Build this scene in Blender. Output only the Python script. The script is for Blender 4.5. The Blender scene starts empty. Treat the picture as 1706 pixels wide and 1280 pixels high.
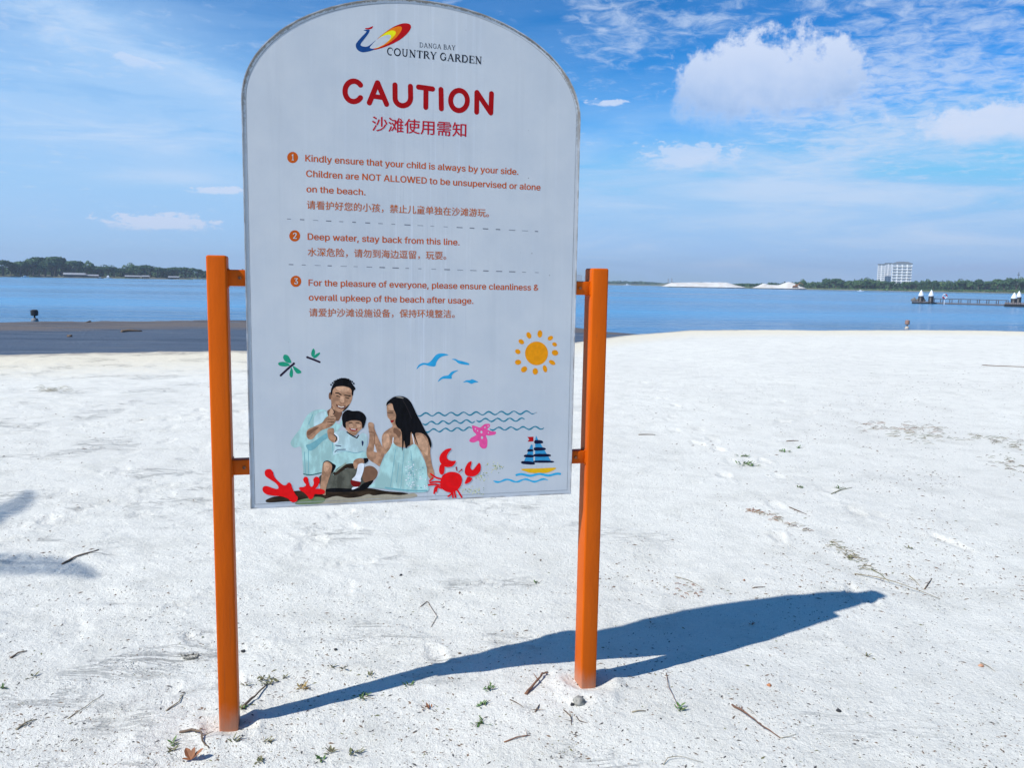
import bpy, bmesh, math, random
import numpy as np
from mathutils import Vector, Matrix, geometry

random.seed(7)
rng = np.random.default_rng(7)
sc = bpy.context.scene
col = sc.collection
R = math.radians

# ------------------------------------------------------------------ camera
F_PX, PITCH, ROLL, EYE = 1374.63, 0.1227, 0.0167, 1.6     # focal length for a 1706 px wide frame
cp, sp, cr, sr = math.cos(PITCH), math.sin(PITCH), math.cos(ROLL), math.sin(ROLL)
FW = Vector((0, cp, -sp)); UP0 = Vector((0, sp, cp)); RT0 = Vector((1, 0, 0))
RT = RT0 * cr + UP0 * sr
UP = -RT0 * sr + UP0 * cr
cam_d = bpy.data.cameras.new('camera')
cam = bpy.data.objects.new('camera', cam_d); col.objects.link(cam)
m = Matrix((RT, UP, -FW)).transposed().to_4x4(); m.translation = Vector((0, 0, EYE))
cam.matrix_world = m
cam_d.sensor_fit = 'HORIZONTAL'; cam_d.sensor_width = 36
cam_d.lens = 36 * F_PX / 1706
cam_d.clip_start = 0.05; cam_d.clip_end = 20000
sc.camera = cam

# ------------------------------------------------------------------ node expression helper
class X:
    """a node socket that can be added, multiplied and so on"""
    def __init__(s, nt, v): s.nt = nt; s.v = v
    def _m(s, op, *a):
        n = s.nt.nodes.new('ShaderNodeMath'); n.operation = op
        for i, q in enumerate((s,) + a): put(s.nt, n.inputs[i], q)
        return X(s.nt, n.outputs[0])
    def __add__(s, o): return s._m('ADD', o)
    def __sub__(s, o): return s._m('SUBTRACT', o)
    def __mul__(s, o): return s._m('MULTIPLY', o)
    def __truediv__(s, o): return s._m('DIVIDE', o)
    def rsub(s, o): return (s * -1.0) + o
    def pow(s, o): return s._m('POWER', o)
    def max(s, o): return s._m('MAXIMUM', o)
    def min(s, o): return s._m('MINIMUM', o)
    def sqrt(s): return s._m('SQRT')
    def abs(s): return s._m('ABSOLUTE')
    def atan2(s, o): return s._m('ARCTAN2', o)
    def asin(s): return s._m('ARCSINE')
    def sm(s, a, b, c=0.0, d=1.0):
        n = s.nt.nodes.new('ShaderNodeMapRange'); n.interpolation_type = 'SMOOTHSTEP'
        put(s.nt, n.inputs[0], s)
        for i, q in enumerate((a, b, c, d)): put(s.nt, n.inputs[i + 1], q)
        return X(s.nt, n.outputs[0])
def put(nt, inp, v):
    if isinstance(v, X): nt.links.new(v.v, inp)
    elif isinstance(v, (tuple, list)):
        inp.default_value = (*v, 1) if len(inp.default_value) == 4 and len(v) == 3 else v
    else: inp.default_value = v
def combine(nt, x, y, z):
    n = nt.nodes.new('ShaderNodeCombineXYZ')
    for i, q in enumerate((x, y, z)): put(nt, n.inputs[i], q)
    return X(nt, n.outputs[0])
def noise(nt, vec, scale, detail=4, rough=.55, dist=0, col_=False):
    n = nt.nodes.new('ShaderNodeTexNoise')
    if vec is not None: put(nt, n.inputs['Vector'], vec)
    n.inputs['Scale'].default_value = scale; n.inputs['Detail'].default_value = detail
    n.inputs['Roughness'].default_value = rough; n.inputs['Distortion'].default_value = dist
    return X(nt, n.outputs[1 if col_ else 0])
def voro(nt, vec, scale, feat='F1', rnd=1.0):
    n = nt.nodes.new('ShaderNodeTexVoronoi'); n.feature = feat
    if vec is not None: put(nt, n.inputs['Vector'], vec)
    n.inputs['Scale'].default_value = scale; n.inputs['Randomness'].default_value = rnd
    return X(nt, n.outputs['Distance']), X(nt, n.outputs['Color'])
def mixc(nt, f, a, b, mode='MIX'):
    n = nt.nodes.new('ShaderNodeMix'); n.data_type = 'RGBA'; n.blend_type = mode
    put(nt, n.inputs['Factor'], f); put(nt, n.inputs[6], a); put(nt, n.inputs[7], b)
    return X(nt, n.outputs[2])
def scalev(nt, vec, s):
    n = nt.nodes.new('ShaderNodeVectorMath'); n.operation = 'MULTIPLY'
    put(nt, n.inputs[0], vec); n.inputs[1].default_value = s
    return X(nt, n.outputs[0])
def attr(nt, name):
    n = nt.nodes.new('ShaderNodeAttribute'); n.attribute_name = name
    return X(nt, n.outputs['Fac'])

# ------------------------------------------------------------------ sun and sky
SUN_AZ, SUN_EL = 0.5622, 0.8294          # shadows run towards SUN_AZ (from +x towards +y)
to_sun = Vector((-math.cos(SUN_AZ) * math.cos(SUN_EL), -math.sin(SUN_AZ) * math.cos(SUN_EL), math.sin(SUN_EL)))
sun_d = bpy.data.lights.new('sun', 'SUN'); sun_d.energy = 5.0; sun_d.angle = R(.53); sun_d.color = (1, .98, .96)
sun = bpy.data.objects.new('sun', sun_d); col.objects.link(sun)
sun.rotation_euler = to_sun.to_track_quat('Z', 'Y').to_euler()
sun.location = to_sun * 30

def ray(px, py):
    return (FW + RT * ((px - 853) / F_PX) - UP * ((py - 640) / F_PX)).normalized()
def azel(px, py):
    d = ray(px, py); return math.degrees(math.atan2(d.x, d.y)), math.degrees(math.asin(d.z))

world = bpy.data.worlds.new('World'); sc.world = world; world.use_nodes = True
nt = world.node_tree
for n in list(nt.nodes): nt.nodes.remove(n)
out = nt.nodes.new('ShaderNodeOutputWorld'); bg = nt.nodes.new('ShaderNodeBackground')
nt.links.new(bg.outputs[0], out.inputs[0])
SKY = 0.1
bg.inputs['Strength'].default_value = SKY
sky = nt.nodes.new('ShaderNodeTexSky'); sky.sky_type = 'NISHITA'; sky.sun_disc = False
sky.sun_elevation = SUN_EL
sky.sun_rotation = math.atan2(to_sun.x, to_sun.y)
sky.air_density = 1.0; sky.dust_density = 0.3; sky.ozone_density = 3.0; sky.altitude = 0
hs = nt.nodes.new('ShaderNodeHueSaturation'); hs.inputs['Saturation'].default_value = 1.45; hs.inputs['Value'].default_value = 0.9
nt.links.new(sky.outputs[0], hs.inputs['Color'])
sr_ = nt.nodes.new('ShaderNodeSeparateColor'); nt.links.new(hs.outputs[0], sr_.inputs[0])
cr_ = nt.nodes.new('ShaderNodeCombineColor')          # the camera's vivid rendering of blue
put(nt, cr_.inputs[0], (X(nt, sr_.outputs[0]) - 1.7).max(0.0) * 1.15); blue_ = ((X(nt, sr_.outputs[2]) / 5.6).pow(1.7) * 10.0).min(9.4)
put(nt, cr_.inputs[1], ((X(nt, sr_.outputs[1]) / 3.1).pow(1.25) * 3.95).min(5.6)); put(nt, cr_.inputs[2], blue_)
skyc = X(nt, cr_.outputs[0])
tc = nt.nodes.new('ShaderNodeTexCoord'); sep = nt.nodes.new('ShaderNodeSeparateXYZ')
nt.links.new(tc.outputs['Generated'], sep.inputs[0])
dx, dy, dz = (X(nt, sep.outputs[i]) for i in range(3))
dirv = X(nt, tc.outputs['Generated'])
az = dx.atan2(dy) * (180 / math.pi); el = dz.asin() * (180 / math.pi)
zc = dz.max(0.0) + .10
plane = combine(nt, dx / zc, dy / zc, 0.0)
n1 = noise(nt, dirv, 13, 10, .62, .2)        # puffs
n2 = noise(nt, dirv, 45, 6, .65)
n3 = noise(nt, plane, 2.2, 7, .62, .8)     # streaked high cloud
n4 = noise(nt, plane, 13, 7, .65, .5)
n5 = noise(nt, combine(nt, az * .02, el * .13, 0.0), 4.0, 7, .6, .6)
n6 = noise(nt, combine(nt, az * .45, el, 0.0), 2.2, 7, .62, .3)
def blob(px, py, rx, ry, k=1.0, rot=0.0):
    """smooth bump at the direction of the photo's (px,py); radii in photo pixels"""
    a, e = azel(px, py); s = 23.9
    u = (az - a) * s; v = (el - e) * s
    if rot:
        c_, s_ = math.cos(R(rot)), math.sin(R(rot))
        u, v = u * c_ + v * s_, v * c_ - u * s_
    u = u / rx; v = v / ry
    return ((u * u + v * v) * -1.0)._m('EXPONENT') * k
# thin veil: everywhere low down, broad on the left
veil = el.sm(0.0, 15.0, .72, .02) * n5.sm(.2, .75, .5, 1.15)
veil = veil + blob(30, 300, 560, 270, .85) * n5.sm(.15, .7, .6, 1.2)
veil = veil + blob(200, 70, 380, 60, .45, -22) * n3.sm(.2, .7, .4, 1.1)
veil = veil + blob(1420, 340, 520, 130, .55) * n5.sm(.25, .7, .5, 1.3) + blob(1180, 330, 260, 90, .35) * n3.sm(.3, .7, .5, 1.3)
veil = (veil + blob(60, 200, 190, 28, .55) * n5.sm(.35, .6)).min(.9)
# altocumulus flakes on the upper right, and loose wisps everywhere else
flake = (blob(1600, 70, 260, 150, 1.0) + blob(1450, 200, 180, 90, .6) + blob(1010, 10, 90, 70, .9)
         + blob(1160, 30, 90, 40, .8) + blob(60, 20, 200, 60, .5) + .02)
fl = (flake * .42 + (n4 - .5) * 1.9 + (n3 - .5) * 1.3 - .10).sm(-.02, .75) * .66
# cumulus: body with a ragged upper rim
def cumulus(px, py, rx, ry, soft=.5, k=1.0):
    a, e = azel(px, py); s = 23.9
    u = (az - a) * (s / rx); v = (el - e) * (s / ry)
    vv = v.max(0.0) + v.min(0.0) * 1.35
    r = (u * u + vv * vv).sqrt()
    body = (r.rsub(1.02) + (n1 - .5) * 1.7 + (n2 - .5) * 1.1) if rx > 100 else (r.rsub(.95) + (n6 - .5) * 2.2 + (n2 - .5) * 1.2)
    edge = v.sm(-.9, .5, soft + .65, .30)
    return body.sm(0.0, edge) * v.sm(-1.25, -.25, .15, 1.0) * k, v
c1, v1 = cumulus(1275, 160, 150, 92, .5, .97)
c1b, _ = cumulus(1150, 270, 92, 34, 1.4, .6)
c2, v2 = cumulus(1640, 215, 120, 42, .4, .9)
c3, _ = cumulus(270, 374, 88, 20, .3, .85)
c4, _ = cumulus(365, 318, 55, 9, .2, .8)
c5, _ = cumulus(1013, 172, 34, 8, .2, .8)
c6, _ = cumulus(228, 105, 34, 16, .4, .45)
cum = c1.max(c1b).max(c2).max(c3).max(c4).max(c5).max(c6)
shade = (v1.sm(-.8, 1.05, 1.0, 0.0) * c1).max(v2.sm(-1.2, .2, .5, 0.0) * c2)
WH = 1 / SKY
cs = mixc(nt, veil, skyc, (.38 * WH, .62 * WH, .94 * WH))
wisp = (blob(50, 205, 210, 26, .9) + blob(230, 85, 260, 18, .6, -22) + blob(330, 235, 130, 22, .6) + blob(250, 292, 140, 14, .6) + blob(70, 30, 60, 20, .5)
        + blob(1500, 290, 260, 40, .5) + blob(1080, 410, 160, 14, .5) + blob(1560, 400, 120, 16, .4) + blob(1350, 350, 480, 90, .6) + blob(1400, 455, 500, 22, .5) + .06) * n5.sm(.38, .68)
cs = mixc(nt, wisp.min(.8), cs, (.58 * WH, .73 * WH, .95 * WH))
cs = mixc(nt, fl, cs, (.60 * WH, .72 * WH, .92 * WH))
cumc = mixc(nt, (shade * ((n1 - .5) * 1.6 + (n2 - .5) * 1.2 + 1.0)).max(0.0).min(1.0), (.66 * WH, .75 * WH, .94 * WH), (.30 * WH, .48 * WH, .80 * WH))
cs = mixc(nt, cum, cs, cumc)
nt.links.new(cs.v, bg.inputs['Color'])

sc.view_settings.view_transform = 'Standard'; sc.view_settings.look = 'None'
sc.view_settings.exposure = 0.06; sc.view_settings.gamma = 1; sc.view_settings.use_curve_mapping = False
sc.cycles.max_bounces = 6; sc.cycles.volume_bounces = 0

# ------------------------------------------------------------------ helpers
def tag(o, label=None, cat=None, group=None, kind=None):
    if label: o['label'] = label
    if cat: o['category'] = cat
    if group: o['group'] = group
    if kind: o['kind'] = kind
    return o
def empty(name, loc, rz=0):
    o = bpy.data.objects.new(name, None); col.objects.link(o)
    o.empty_display_size = .1; o.location = loc; o.rotation_euler.z = rz
    return o
def mesh_obj(name, verts, faces, mats, parent=None, idx=None, smooth=False):
    me = bpy.data.meshes.new(name); me.from_pydata([tuple(v) for v in verts], [], faces)
    for q in (mats if isinstance(mats, (list, tuple)) else [mats]): me.materials.append(q)
    if idx is not None: me.polygons.foreach_set('material_index', idx)
    if smooth: me.polygons.foreach_set('use_smooth', [True] * len(me.polygons))
    me.update()
    o = bpy.data.objects.new(name, me); col.objects.link(o)
    if parent: o.parent = parent
    return o
def np_mesh(name, verts, tris_or_quads, mat, k, smooth=False, parent=None):
    me = bpy.data.meshes.new(name)
    v = np.asarray(verts, np.float32); f = np.asarray(tris_or_quads, np.int32)
    me.vertices.add(len(v)); me.vertices.foreach_set('co', v.ravel())
    me.loops.add(f.size); me.loops.foreach_set('vertex_index', f.ravel())
    me.polygons.add(len(f)); me.polygons.foreach_set('loop_start', np.arange(len(f), dtype=np.int32) * k)
    me.polygons.foreach_set('loop_total', np.full(len(f), k, np.int32))
    if smooth: me.polygons.foreach_set('use_smooth', np.ones(len(f), bool))
    me.update(calc_edges=True); me.validate()
    me.materials.append(mat)
    o = bpy.data.objects.new(name, me); col.objects.link(o)
    if parent: o.parent = parent
    return o
class MB:
    """collects shapes for one mesh"""
    def __init__(s): s.v = []; s.f = []; s.i = []
    def add(s, vs, fs, mi=0):
        b = len(s.v); s.v += [Vector(q) for q in vs]; s.f += [tuple(b + j for j in q) for q in fs]; s.i += [mi] * len(fs)
        return s
    def box(s, x0, x1, y0, y1, z0, z1, mi=0):
        vs = [(x, y, z) for z in (z0, z1) for y in (y0, y1) for x in (x0, x1)]
        return s.add(vs, [(0, 2, 3, 1), (4, 5, 7, 6), (0, 1, 5, 4), (2, 6, 7, 3), (0, 4, 6, 2), (1, 3, 7, 5)], mi)
    def tube(s, pts, rad, n=6, mi=0, cap=True):
        pts = [Vector(p) for p in pts]; rs = rad if isinstance(rad, (list, tuple)) else [rad] * len(pts)
        vs = []; fs = []
        for k, p in enumerate(pts):
            d = (pts[min(k + 1, len(pts) - 1)] - pts[max(k - 1, 0)]).normalized()
            a = d.cross(Vector((0, 0, 1)) if abs(d.z) < .9 else Vector((1, 0, 0))).normalized(); b = d.cross(a)
            for j in range(n):
                t = 2 * math.pi * j / n; vs.append(p + (a * math.cos(t) + b * math.sin(t)) * rs[k])
        for k in range(len(pts) - 1):
            for j in range(n):
                j2 = (j + 1) % n; fs.append((k * n + j, k * n + j2, (k + 1) * n + j2, (k + 1) * n + j))
        if cap: fs += [tuple(range(n))[::-1], tuple(range((len(pts) - 1) * n, len(pts) * n))]
        return s.add(vs, fs, mi)
    def lathe(s, prof, c=(0, 0, 0), n=16, mi=0):
        vs = []; fs = []; c = Vector(c)
        for r, z in prof:
            for j in range(n):
                t = 2 * math.pi * j / n; vs.append(c + Vector((r * math.cos(t), r * math.sin(t), z)))
        for k in range(len(prof) - 1):
            for j in range(n):
                j2 = (j + 1) % n; fs.append((k * n + j, k * n + j2, (k + 1) * n + j2, (k + 1) * n + j))
        fs += [tuple(range(n))[::-1], tuple(range((len(prof) - 1) * n, len(prof) * n))]
        return s.add(vs, fs, mi)
    def build(s, name, mats, parent=None, smooth=False):
        return mesh_obj(name, s.v, s.f, mats, parent, s.i, smooth)
def dup_tree(o, parent=None):
    c = o.copy(); col.objects.link(c)
    if parent: c.parent = parent
    for ch in list(o.children): dup_tree(ch, c)
    return c

def srgb(r, g, b):
    f = lambda q: (q / 255 / 12.92) if q <= 10 else ((q / 255 + .055) / 1.055) ** 2.4
    return (f(r), f(g), f(b))

MATS = {}
def mat(name, c1, c2=None, scale=8.0, rough=.6, bump=0.0, bscale=None, detail=5, spec=.5, stretch=(1, 1, 1), metal=0.0, lo=.35, hi=.65):
    if name in MATS: return MATS[name]
    M = bpy.data.materials.new(name); M.use_nodes = True; t = M.node_tree
    b = t.nodes['Principled BSDF']
    g = t.nodes.new('ShaderNodeTexCoord'); v = scalev(t, X(t, g.outputs['Object']), stretch)
    nz = noise(t, v, scale, detail)
    c = mixc(t, nz.sm(lo, hi), c1, c2 or tuple(q * .8 for q in c1))
    t.links.new(c.v, b.inputs['Base Color'])
    b.inputs['Roughness'].default_value = rough; b.inputs['Metallic'].default_value = metal
    b.inputs['Specular IOR Level'].default_value = spec
    if bump:
        bn = t.nodes.new('ShaderNodeBump'); bn.inputs['Strength'].default_value = 1; bn.inputs['Distance'].default_value = bump
        t.links.new(noise(t, v, bscale or scale * 4, 5).v, bn.inputs['Height']); t.links.new(bn.outputs[0], b.inputs['Normal'])
    MATS[name] = M
    return M

# numpy value noise
def _h(ix, iy, s):
    n = (ix * 374761393 + iy * 668265263 + s * 144665) & 0x7fffffff
    n = ((n ^ (n >> 13)) * 1274126177) & 0x7fffffff
    return ((n ^ (n >> 16)) & 0xffff) / 65535.0
def vnoise(x, y, s=0):
    ix = np.floor(x).astype(np.int64); iy = np.floor(y).astype(np.int64)
    fx = x - ix; fy = y - iy; fx = fx * fx * (3 - 2 * fx); fy = fy * fy * (3 - 2 * fy)
    a = _h(ix, iy, s); b = _h(ix + 1, iy, s); c = _h(ix, iy + 1, s); d = _h(ix + 1, iy + 1, s)
    return (a * (1 - fx) + b * fx) * (1 - fy) + (c * (1 - fx) + d * fx) * fy - .5
def fbm(x, y, s=0, o=4):
    r = 0; a = 1.0
    for k in range(o):
        r = r + a * vnoise(x * 2 ** k + 17.3 * k, y * 2 ** k - 9.1 * k, s + k); a *= .5
    return r

def ground_at(px, py, z=0.0):
    d = ray(px, py); t = (z - EYE) / d.z
    return Vector((0, 0, EYE)) + d * t

# ------------------------------------------------------------------ ground
WATER_Z = -0.35
edge_px = [(-700, 600), (-400, 594), (0, 591), (200, 588), (412, 586), (700, 580), (958, 571), (1010, 563), (1080, 556), (1150, 550.5),
           (1340, 550), (1706, 552), (2300, 562)]
out_px = [(-700, 545), (0, 538.5), (150, 537), (340, 533.5), (412, 534), (700, 538), (958, 546), (1150, 548.5), (1340, 548.5), (1706, 550), (2300, 560)]
def curve_of(pts, z):
    a = []; r = []
    for q in pts:
        p = ground_at(q[0], q[1], z); a.append(math.atan2(p.x, p.y)); r.append(math.hypot(p.x, p.y))
    return np.array(a), np.array(r)
EA, ER = curve_of(edge_px, 0.0)
OA, OR = curve_of(out_px, WATER_Z)
OR = np.maximum(OR, 0)
def edge_r(a): return np.interp(a, EA, ER)
def out_r(a):
    e = edge_r(a); o = np.interp(a, OA, OR)
    k = np.clip((a - np.interp(1, [0, 1], [EA[6], EA[6]])) / (EA[9] - EA[6]), 0, 1)
    return o * (1 - k) + (e * 1.09) * k
SIGN_O = Vector((-1.0099, 2.7297, 0)); YAW = 0.2424
su, sv = Vector((math.cos(YAW), math.sin(YAW), 0)), Vector((-math.sin(YAW), math.cos(YAW), 0))
def S(u, v, z): return SIGN_O + su * u + sv * v + Vector((0, 0, z))
RPOST = S(1.337, 0, 0); LPOST = S(.032, .043, 0)

prints = []
def track(px0, py0, px1, py1, n):
    a = ground_at(px0, py0); b = ground_at(px1, py1); d = (b - a); ang = math.atan2(d.y, d.x); nn = Vector((-d.y, d.x, 0)).normalized()
    for i in range(n):
        p = a.lerp(b, (i + random.uniform(-.15, .15)) / max(n - 1, 1)) + nn * (.09 if i % 2 else -.09)
        prints.append((p.x, p.y, ang + random.uniform(-.2, .2), random.uniform(.12, .15), random.uniform(.05, .06), random.uniform(.008, .016)))
track(-40, 900, 330, 800, 7); track(60, 860, 420, 640, 12); track(500, 900, 940, 690, 9); track(1080, 640, 1400, 980, 12)
track(1300, 700, 1690, 640, 10); track(20, 720, 400, 690, 10); track(1550, 900, 1100, 700, 9)
for i in range(150):
    a_ = random.uniform(-.72, .72); r_ = 3.2 + 15 * random.random() ** 1.2
    if a_ > 0 and random.random() < .55: continue
    prints.append((r_ * math.sin(a_), r_ * math.cos(a_), random.uniform(0, 3.14), random.uniform(.07, .15), random.uniform(.04, .07), random.uniform(.004, .011)))

def sand_z(x, y):
    x = np.asarray(x, float); y = np.asarray(y, float)
    r = np.hypot(x, y)
    h = .030 * fbm(x / 2.7, y / 2.7, 3, 3) + .007 * fbm(x / .55, y / .55, 11, 3) + .0065 * fbm(x / .11, y / .08, 23, 4)
    # scuffed ridges, strongest on the left
    w = 1 / (1 + np.exp((x + .25) / .35)) * .75 + .25
    u = x * .93 + y * .36; v = -x * .36 + y * .93
    rg = 1 - np.abs(2 * fbm(u / .55 + .3 * fbm(x / .3, y / .3, 5, 2), v / .16, 31, 3)) 
    m_ = np.clip(fbm(x / 1.1, y / 1.1, 71, 2) * 2.2 + .35, 0, 1)
    h = h + w * m_ * .013 * np.clip(rg - .5, 0, 1) * 2
    h = h + .024 * np.exp(-(((x - RPOST.x) ** 2 + (y - RPOST.y) ** 2) / .3)) 
    for bx, by in ((LPOST.x, LPOST.y), (RPOST.x + .03, RPOST.y + .04)):        # scoured hollow and low mound round each post
        d_ = np.hypot((x - bx), (y - by)) * (1 + .5 * vnoise(x / .05, y / .05, 77))
        h = h - .010 * np.exp(-(d_ / .065) ** 2) + .012 * np.exp(-((d_ - .115) / .035) ** 2)
    return h
def dry_base(x, y):
    a = np.arctan2(x, y); r = np.hypot(x, y); e = edge_r(a)
    fall = np.clip(r - e, 0, None)
    und = .05 * fbm(x / 9.0, y / 9.0, 41, 2) * np.clip((r - 7) / 6, 0, 1) * np.clip((e - r) / 4, 0, 1)
    return und - .16 * fall - .02 * np.clip(fall, 0, .3) / .3
def polar_grid(angs, rads):
    A, Rr = np.meshgrid(angs, rads); x = Rr * np.sin(A); y = Rr * np.cos(A)
    return A, Rr, x, y
def grid_faces(nr, na, wrap):
    i = np.arange(nr - 1)[:, None] * na; j = np.arange(na if wrap else na - 1)[None, :]; j2 = (j + 1) % na
    return np.stack([i + j, i + j2, i + na + j2, i + na + j], -1).reshape(-1, 4)

fa = np.linspace(-R(44), R(44), 640)
ba = np.linspace(R(44), 2 * math.pi - R(44), 90)[1:-1]
angs = np.concatenate([fa, ba])
near = 1.0 * np.exp(np.linspace(0, math.log(40.0), 640))
rads = np.concatenate([[.01, .3, .6, .8], near, np.geomspace(41, 60, 12)])
A, RR, GX, GY = polar_grid(angs, rads)
Aw = (A + math.pi) % (2 * math.pi) - math.pi
gz = sand_z(GX, GY) + dry_base(GX, GY)
for (fx, fy, fang, fl_, fw_, fd) in prints:
    r0 = math.hypot(fx, fy); i0, i1 = np.searchsorted(rads, [r0 - .5, r0 + .5])
    X_, Y_ = GX[i0:i1, :640], GY[i0:i1, :640]
    u = (X_ - fx) * math.cos(fang) + (Y_ - fy) * math.sin(fang); v = -(X_ - fx) * math.sin(fang) + (Y_ - fy) * math.cos(fang)
    q = np.sqrt((u / fl_) ** 2 + (v / fw_) ** 2) * (1 + .7 * vnoise(X_ / .06, Y_ / .06, 3) + .5 * vnoise(X_ / .02, Y_ / .02, 5))
    fd = fd * .9
    gz[i0:i1, :640] += fd * (-np.exp(-q ** 4) + .45 * np.exp(-((q - 1.25) / .3) ** 2) * (1 + 1.2 * vnoise(X_ / .04, Y_ / .04, 9)))
back = (np.abs(Aw) > R(60))
gz = np.where(RR > 45, np.where(back, 0, gz), gz)
faces = grid_faces(len(rads), len(angs), True)[:, ::-1]

# sand material
M = bpy.data.materials.new('white_sand'); M.use_nodes = True; t = M.node_tree; b = t.nodes['Principled BSDF']
g = t.nodes.new('ShaderNodeNewGeometry'); P_ = X(t, g.outputs['Position'])
big = noise(t, P_, .35, 5); med = noise(t, P_, 3.0, 6, .6); grain = noise(t, P_, 260, 3, .7); fine = noise(t, P_, 45, 4, .65)
c = mixc(t, big.sm(.3, .7), (.825, .80, .70), (.77, .745, .655))
c = mixc(t, med.sm(.45, .75, 0, .5), c, (.58, .56, .48))
dv, dc = voro(t, P_, 75, rnd=1.0)
sp_ = dv.sm(.22, .08) * noise(t, P_, 1.4, 4).sm(.42, .62)
c = mixc(t, sp_ * .55, c, (.24, .21, .18))
dv2, _ = voro(t, P_, 210)
c = mixc(t, dv2.sm(.3, .12) * .30, c, (.33, .31, .29))
c = mixc(t, grain.sm(.35, .7, 0, .28), c, (.44, .44, .40))
c = mixc(t, fine.sm(.52, .72, 0, .5) * med.sm(.35, .6), c, (.46, .46, .42))
c = mixc(t, noise(t, P_, 22, 6, .75).sm(.60, .72, 0, .4), c, (.38, .38, .35))
ed_ = attr(t, 'to_edge')
c = mixc(t, (ed_ + (med - .5) * 3.0).sm(5.5, 1.0, 0, .8), c, (.74, .66, .49))
c = mixc(t, (ed_ + (med - .5) * 2.2).sm(.9, -.1, 0, .85), c, (.34, .30, .25))
t.links.new(c.v, b.inputs['Base Color']); b.inputs['Roughness'].default_value = .95; b.inputs['Specular IOR Level'].default_value = .15
bn = t.nodes.new('ShaderNodeBump'); bn.inputs['Strength'].default_value = 1; bn.inputs['Distance'].default_value = .0068
mp_ = t.nodes.new('ShaderNodeMapping'); mp_.inputs['Rotation'].default_value = (0, 0, R(28)); mp_.inputs['Scale'].default_value = (1, 3.6, 1); t.links.new(P_.v, mp_.inputs[0])
cn = noise(t, X(t, mp_.outputs[0]), 2.2, 6, .68, 1.1); cm = noise(t, P_, 1.1, 4, .6)
sxx = t.nodes.new('ShaderNodeSeparateXYZ'); t.links.new(P_.v, sxx.inputs[0])
crease = (cn - .5).abs().sm(0.0, .030, -1.0, 0.0) * cm.sm(.52, .64) * X(t, sxx.outputs[0]).sm(-.6, 1.6, 1.0, .25)
hh = fine * 1.0 + grain * .5 + noise(t, P_, 16, 5, .7) * 1.2 + (noise(t, P_, 30, 5, .75) - .5).abs() * 1.6 + crease
t.links.new(hh.v, bn.inputs['Height']); t.links.new(bn.outputs[0], b.inputs['Normal'])
SAND = M
o = np_mesh('dry_sand', np.stack([GX, GY, gz], -1).reshape(-1, 3), faces, SAND, 4, True); tag(o, kind='structure')
at_ = o.data.attributes.new('to_edge', 'FLOAT', 'POINT'); at_.data.foreach_set('value', np.clip(edge_r(Aw) - RR, -5, 30).astype(np.float32).ravel())
GRID = (rads, gz)
def zat(x, y):
    """height of the finished sand under a point"""
    a = math.atan2(x, y); r = math.hypot(x, y)
    i = int(np.clip(np.searchsorted(rads, r), 1, len(rads) - 1)); f = (r - rads[i - 1]) / (rads[i] - rads[i - 1])
    j = int(np.clip(np.searchsorted(fa, a), 1, 639)); k = (a - fa[j - 1]) / (fa[j] - fa[j - 1])
    k = min(max(k, 0), 1)
    q = gz[i - 1:i + 1, j - 1:j + 1]
    return float((q[0, 0] * (1 - k) + q[0, 1] * k) * (1 - f) + (q[1, 0] * (1 - k) + q[1, 1] * k) * f)
def on_sand(px, py, dz_=0.0):
    p = ground_at(px, py)
    for _ in range(4): p = ground_at(px, py, zat(p.x, p.y))
    p.z += dz_
    return p

# wet sand: the tide flat beyond the dry crest
wa = np.linspace(-R(75), R(75), 520)
tt = np.concatenate([np.linspace(-.12, 1.0, 150), np.linspace(1.03, 3.5, 30)])
WA, WT = np.meshgrid(wa, tt)
we, wo = edge_r(WA), out_r(WA)
WR = we + (wo - we) * WT
wx, wy = WR * np.sin(WA), WR * np.cos(WA)
wz = -.035 + (WATER_Z + .035) * np.clip(WT, 0, 1) - .9 * np.clip(-WT, 0, 1) - .35 * np.clip(WT - 1, 0, 9)
wz = wz + (.05 * fbm(wx / 4, wy / 1.3, 51, 3) + .012 * fbm(wx / .8, wy / .3, 61, 3)) * np.clip(WT * 3, 0, 1) * np.clip((wo - we) / 6, .12, 1)
M = bpy.data.materials.new('wet_sand'); M.use_nodes = True; t = M.node_tree; b = t.nodes['Principled BSDF']
g = t.nodes.new('ShaderNodeNewGeometry'); P_ = X(t, g.outputs['Position'])
band = attr(t, 'outer')
nz = noise(t, scalev(t, P_, (.25, 1.2, 1)), 1.4, 6, .6)
bd = (band + (nz - .5) * .35).sm(.50, .72)
c = mixc(t, bd, (.065, .082, .108), (.13, .108, .092))
c = mixc(t, noise(t, scalev(t, P_, (.3, 1, 1)), 5, 5, .7).sm(.4, .7, 0, .5), c, (.10, .10, .11))
c = mixc(t, noise(t, scalev(t, P_, (.12, .9, 1)), 1.3, 6, .7).sm(.52, .60, 0, .7), c, (.028, .036, .05))
c = mixc(t, noise(t, scalev(t, P_, (.1, .6, 1)), 2.3, 6, .7).sm(.56, .66, 0, .6), c, (.16, .17, .18))
t.links.new(c.v, b.inputs['Base Color'])
t.links.new(bd.sm(0.0, 1.0, .48, .85).v, b.inputs['Roughness'])
bn = t.nodes.new('ShaderNodeBump'); bn.inputs['Distance'].default_value = .045; bn.inputs['Strength'].default_value = 1
t.links.new(noise(t, P_, 9, 5, .6).v, bn.inputs['Height']); t.links.new(bn.outputs[0], b.inputs['Normal'])
o = np_mesh('wet_sand', np.stack([wx, wy, wz], -1).reshape(-1, 3), grid_faces(len(tt), len(wa), False)[:, ::-1], M, 4, True)
at_ = o.data.attributes.new('outer', 'FLOAT', 'POINT'); at_.data.foreach_set('value', WT.astype(np.float32).ravel())
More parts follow.
